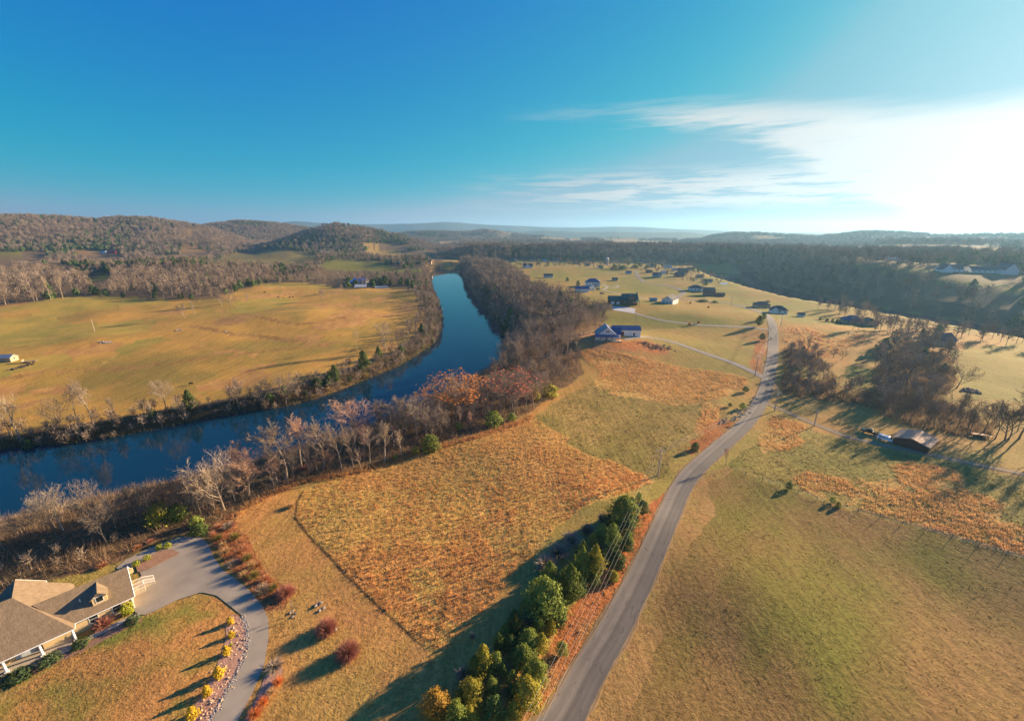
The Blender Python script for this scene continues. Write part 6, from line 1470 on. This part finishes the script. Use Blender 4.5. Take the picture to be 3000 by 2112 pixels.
# stones: a mass along the drive, and boulders of their own
def stone_v(rg, r):
    v = [(0,0,.62),(0,0,-.5)]+[(math.cos(a), math.sin(a), .15+.2*math.sin(a*2)) for a in [k*math.pi/3 for k in range(6)]]
    s = rg.uniform(.7, 1.3, 3)*r; o = rg.uniform(.8, 1.2, (8, 1)); return np.array(v)*o*s
SF = [(0,2+i,2+(i+1) % 6) for i in range(6)]+[(1,2+(i+1) % 6,2+i) for i in range(6)]
rg = np.random.default_rng(5)
def stones(name, line, n, width, r, material):
    V = []; F = []; s = np.concatenate([[0], np.cumsum(np.hypot(*np.diff(line, axis=0).T))])
    for i in range(n):
        t = rg.uniform(0, s[-1]); x = np.interp(t, s, line[:, 0])+rg.normal(0, width); y = np.interp(t, s, line[:, 1])+rg.normal(0, width); rr = r*rg.uniform(.5, 1.3); a = rg.uniform(0, 6.28); v = stone_v(rg, rr)
        c, sn = math.cos(a), math.sin(a); v = np.stack([v[:, 0]*c-v[:, 1]*sn+x, v[:, 0]*sn+v[:, 1]*c+y, v[:, 2]+H1(x, y)+rr*.25], 1)
        F += [tuple(k+len(V)*8 for k in f) for f in SF]; V.append(v)
    return tag(obj(name, mesh_np(name, np.concatenate(V), np.array(F), material)), kind='stuff')
m_rock_pale = mat('pale_rocks', (0.33,0.29,0.25), 0.9, 0.55, 1.7, 0.15)
stones('rock_edging', path_px([(712,1803),(724,1838),(725,1868),(727,1885),(722,1905),(700,1962),(657,2040),(612,2120)]), 1000, .26, .135, m_rock_pale)
stones('bed_stones', path_px([(690,1830),(690,1870),(690,1905),(670,1960),(630,2040),(590,2112)]), 160, 1.0, .2, mat('tan_rocks', (0.48,0.33,0.22), .9, .4, 1.5, .1))
stones('roadside_stones', path_px([(2110,1240),(2155,1225),(2195,1190),(2215,1160)]), 130, .9, .35, m_stone)
stones('stone_heap', path_px([(1690,982),(1715,978),(1745,974)]), 90, 1.2, .7, mat('reddish_rocks', (.36,.24,.18), .9, .35, 1.2))
stones('earth_clods', path_px([(1880,1005),(1910,1012),(1935,1022),(1950,1018)]), 170, 2.4, .5, mat('clay_clods', (.33,.18,.10), .95, .4, 1.0))
V = stone_v(rg, 1.0); bmsh = mesh_np('boulder', V, np.array(SF), m_stone)
for px, py, r, lab in [(925,1775,.8,'grey boulder in the pile on the mown grass, left'),(940,1768,.9,'grey boulder in the pile on the mown grass, top'),(948,1782,.7,'grey boulder in the pile on the mown grass, right'),(936,1790,.65,'tan boulder in the pile on the mown grass, front'),
    (850,1796,.55,'stone of the ring around a sapling, left'),(858,1790,.5,'stone of the ring around a sapling, back'),(866,1798,.5,'stone of the ring around a sapling, right'),(858,1806,.5,'stone of the ring around a sapling, front'),
    (957,1862,.75,'boulder under the middle red ball shrub, left'),(983,1846,.7,'boulder under the middle red ball shrub, right'),(1518,1234,.9,'pale flat rock at the wood corner of the orange field'),(696,1975,.5,'pale flat stone in the drive bed by the big golden ball'),(708,1900,.5,'pale flat stone in the upper drive bed')]:
    p = P(px, py); o = obj('boulder', bmsh, None, (p.x, p.y, p.z+r*.15), random.uniform(0, 6)); r *= .72; o.scale = (r*1.2, r, r*.8); tag(o, lab, 'boulder', 'boulders on the mown grass')
bare_tree(P(858,1797), 3.6, .45, 3, 'greypale', 'thin sapling standing in a ring of stones', 'saplings on the mown grass')
bare_tree(P(938,1778), 3.0, .45, 3, 'greypale', 'thin sapling standing in the boulder pile', 'saplings on the mown grass')
for i, (px, py) in enumerate([(640,1545),(668,1548),(690,1580),(655,1600),(700,1625),(685,1655),(725,1640),(740,1665),(775,1700),(770,1735),(800,1725),(715,1690),(625,1575)]):
    twig_shrub(P(px,py), 1.6+(i*7 % 5)*.35, 2.0+(i*3 % 4)*.4, (m_rustshrub, m_bark, m_olive, m_straw)[i % 4], ['rust-brown','grey','yellowish','pale straw-coloured'][i % 4]+' bare shrub in the red bed above the drive', 'mixed shrubs of the red bed', 'bed_shrub', i, n=520, bw=.024, up=.4)
# bare shrubs among and behind the evergreens
for px, py, h, w, lab in [(1546,1830,3.6,3.4,'white bare shrub among the evergreens'),(1360,1985,2.6,3.4,'grey bare shrub in the shade behind the evergreens'),(1600,1660,3.2,6,'grey bare brush behind the tall pointed pine'),(1635,1625,3.4,6,'grey bare brush up the field side of the evergreens'),(1675,1590,3.2,6,'brown bare brush at the field side above the pair of pines'),
    (1765,1530,3.8,3.2,'grey bare shrub below the top pine, left'),(1805,1535,3.6,3.0,'grey bare shrub below the top pine, right'),(1385,1870,2.0,1.6,'little white bare sapling at the field side of the evergreens'),(1720,1560,3.2,4,'brown bare shrub next to the slim bright pine')]:
    twig_shrub(P(px,py), h, w, m_twig_pale if 'white' in lab else m_bark, lab, 'bare shrubs among the evergreens', 'bare_shrub', px, n=700, bw=.022, up=.6)
# understorey: brush along the banks and wood edges, nobody could count it
def brush(name, polys, density, h, cols, seed, mask=None, blades=7, width=.05):
    return grass_mass(name, polys, density, h, blades, cols, width=width, clump=.9, seed=seed, mask=mask, lean=.6)
BR = ((0.25,0.165,0.105), (0.33,0.235,0.15))
brush('bank_brush', [NEARWOOD], .45, 2.3, BR, 51, mask=lambda x, y, r: (np.hypot(x, y) < 330) & ~in_poly(x, y, RIVER) & ~in_poly(x, y, DRIVE))
brush('far_bank_brush', [np.vstack([LB[:64], (LB[:64]+np.array([(-5.0, 7.0)]))[::-1]])], .9, 2.3, ((0.20,0.14,0.095), (0.16,0.145,0.07)), 52, mask=lambda x, y, r: ~in_poly(x, y, RIVER), width=.08)
EDGE = path_px([(690,1505),(740,1470),(830,1425),(890,1405),(1000,1385),(1130,1352),(1240,1318),(1360,1285),(1480,1248),(1560,1215)])
brush('field_edge_grass', [np.vstack([EDGE, (EDGE+np.array([(1.0, -2.0)]))[::-1]])], 3.5, 1.2, ((0.60,0.27,0.12), (0.52,0.32,0.14)), 53, width=.06)
brush('red_bed_brush', [REDBED], 1.6, .8, ((0.50,0.20,0.10), (0.42,0.27,0.16)), 54, width=.04)
brush('drive_bed_brush', [BED], 2.6, .32, ((0.50,0.30,0.22), (0.44,0.28,0.16)), 55, width=.03)
GROVE = poly([(2275,1150),(2268,1090),(2300,1020),(2400,1045),(2425,1120),(2480,1160),(2560,1150),(2570,1080),(2640,1000),(2780,1010),(2800,1130),(2750,1165),(2900,1240),(3080,1275),(3080,1310),(2800,1275),(2620,1240),(2560,1195),(2380,1168)])
brush('grove_brush', [GROVE], .6, 2.5, ((0.20,0.14,0.095), (0.26,0.19,0.09)), 56, mask=lambda x, y, r: (fbm(x, y, 26, 120) > -.12) & (dist_line(x, y, ROADL[::4]) > 6), width=.10)
# cypress rows and hedges among the far houses
for i in range(14):
    p = P(1642+i*4.2, 773+i*.25); evergreen(p, 4.5, 1.8, 'slim', 'dark', i, 'little cypress in the row before the dark-roofed house', 'cypress row', 'cypress', n=160)
for i in range(5):
    ev_px(1595+i*3.2, 781.5, 777.5, 3.2, 'egg', 'dark', 'tiny dark conifer in the row of five on the far slope', 'row of five conifers', n=120)
for px, py, pt, w, lab in [(1822,790,778,26,'broad dark evergreen by the silo, left'),(1800,788,774,20,'broad dark evergreen by the silo, middle'),(1860,786,776,22,'broad dark evergreen by the silo, right'),(1895,787,776,10,'dark conifer by the far road'),(1662,824,812,10,'dark conifer on the lawn above the two-storey house'),(1693,838,822,12,'dark shrub tree left of the two-storey house'),(2085,799,792,8,'single dark shrub before the wooded ridge'),
    (2258,996,988,5,'tiny dark marker shrub by the road'),(2402,938,930,8,'small round shrub in the lawn row, leftmost of four'),(2422,942,932,9,'reddish round shrub in the lawn row, second of four'),(2438,944,934,9,'dark round shrub in the lawn row, third of four'),(2452,945,935,8,'dark round shrub in the lawn row, rightmost of four'),(2060,884,877,30,'low dark hedge beside the far road'),(2094,887,881,16,'low dark shrub right of the hedge by the far road')]:
    ev_px(px, py, pt, w, 'bush', 'dark', lab, 'garden evergreens of the far houses', n=260, name='evergreen_shrub', cat='shrub')
for px, py, lab in [(2020,953,'small red-brown tree on the lawn beside the lane, left of two'),(2046,948,'small red-brown tree on the lawn beside the lane, right of two'),(2022,890,'small red-brown shrub behind the green lawn, left'),(2075,903,'small red-brown shrub on the green lawn')]:
    twig_shrub(P(px,py), 3.2, 3.0, m_rustshrub, lab, 'red-brown lawn trees', 'lawn_tree', px, n=420, bw=.03, up=.5, cat='tree')
# cattle and clutter in the golden field
m_cow = mat('black_hide', (0.02,0.017,0.015), .8, .2, 2)
def cow(px, py, rz, lab):
    m = TB(); m.tube([Vector((-1.0,0,1.05)),Vector((-.7,0,1.1)),Vector((.5,0,1.1)),Vector((.85,0,1.25)),Vector((1.25,0,1.1)),Vector((1.5,0,.95))], [.22,.36,.38,.27,.18,.11], 8)
    for x in (-.75, .55):
        for s in (-.22, .22): m.tube([Vector((x,s,.9)),Vector((x,s,.45)),Vector((x,s,0))], [.13,.08,.07], 5)
    m.tube([Vector((-1.0,0,1.15)),Vector((-1.15,0,.6))], [.05,.03], 4)
    for s in (-1, 1): m.tube([Vector((1.2,s*.1,1.2)),Vector((1.18,s*.3,1.22))], [.06,.02], 4)
    o = obj('cow', m.mesh('cow', m_cow), None, P(px,py), rz); tag(o, lab, 'cow', 'black cattle in the golden field')
for px, py, rz, lab in [(815,873,.3,'black cow in the far golden field, leftmost'),(830,874,2.4,'black cow in the far golden field, second from left'),(849,873,.1,'black cow in the far golden field, third from left'),(858,872,3.0,'black cow in the far golden field, rightmost of the group'),(775,858,.2,'black cow near the wood edge of the golden field'),(1196,849,.4,'black cow by the belt behind the barns'),(560,1128,.1,'black cow alone above the far river bank'),(1229,900,1.2,'black cow near the river bend')]: cow(px, py, rz, lab)
e = empty('hay_wagon', P(88,1062), R(25)); tag(e, 'pale flat hay wagon beside the cream barn', 'wagon')
MB().box(-3,-1.2,.8,3,1.2,1.0).build('bed', m_wood, e); MB().box(-3,-1.2,1.0,-2.85,1.2,2.2).build('rack', m_wood, e)
for x in (-2, 2):
    for s in (-1, 1): MB().tube((x,s*1.0,.4), (x,s*1.2,.4), .4, .4, 10).build('wheel', m_tyre, e)
stones('scrap_heap', path_px([(38,1083),(60,1078),(80,1070),(92,1066)]), 60, 1.3, .6, mat('dark_scrap', (.09,.07,.055), .9, .4, 1))
stones('rock_outcrop', path_px([(290,1003),(310,1004),(328,1004)]), 60, .9, .6, m_rock_pale)
stones('rock_outcrop', path_px([(518,968),(530,967)]), 30, .9, .6, m_rock_pale)
stones('rock_outcrop', path_px([(655,974),(668,970)]), 18, .5, .6, m_rock_pale)
stones('brush_heap', path_px([(2830,1148),(2846,1146),(2862,1150)]), 60, 1.3, .8, mat('brush_wood', (.24,.16,.11), .9, .4, 1))
for i, (px, py) in enumerate([(2255,925),(2300,952)]): pass
# ------------------------------------------------------------------ air
def build_haze():
    s = 13600.0
    mb = MB(); mb.box(-s, -s, -16.0, s, s, 330.0)
    m = bpy.data.materials.new('haze'); m.use_nodes = True; nt = m.node_tree; nt.nodes.clear()
    out = nt.nodes.new('ShaderNodeOutputMaterial'); v = nt.nodes.new('ShaderNodeVolumePrincipled')
    v.inputs['Color'].default_value = (0.30, 0.60, 0.96, 1); v.inputs['Density'].default_value = HAZE
    v.inputs['Anisotropy'].default_value = 0.4
    nt.links.new(v.outputs[0], out.inputs['Volume'])
    tag(obj('haze', mb.mesh('haze', m)), kind='stuff')
HAZE = 1.0e-4
build_haze()
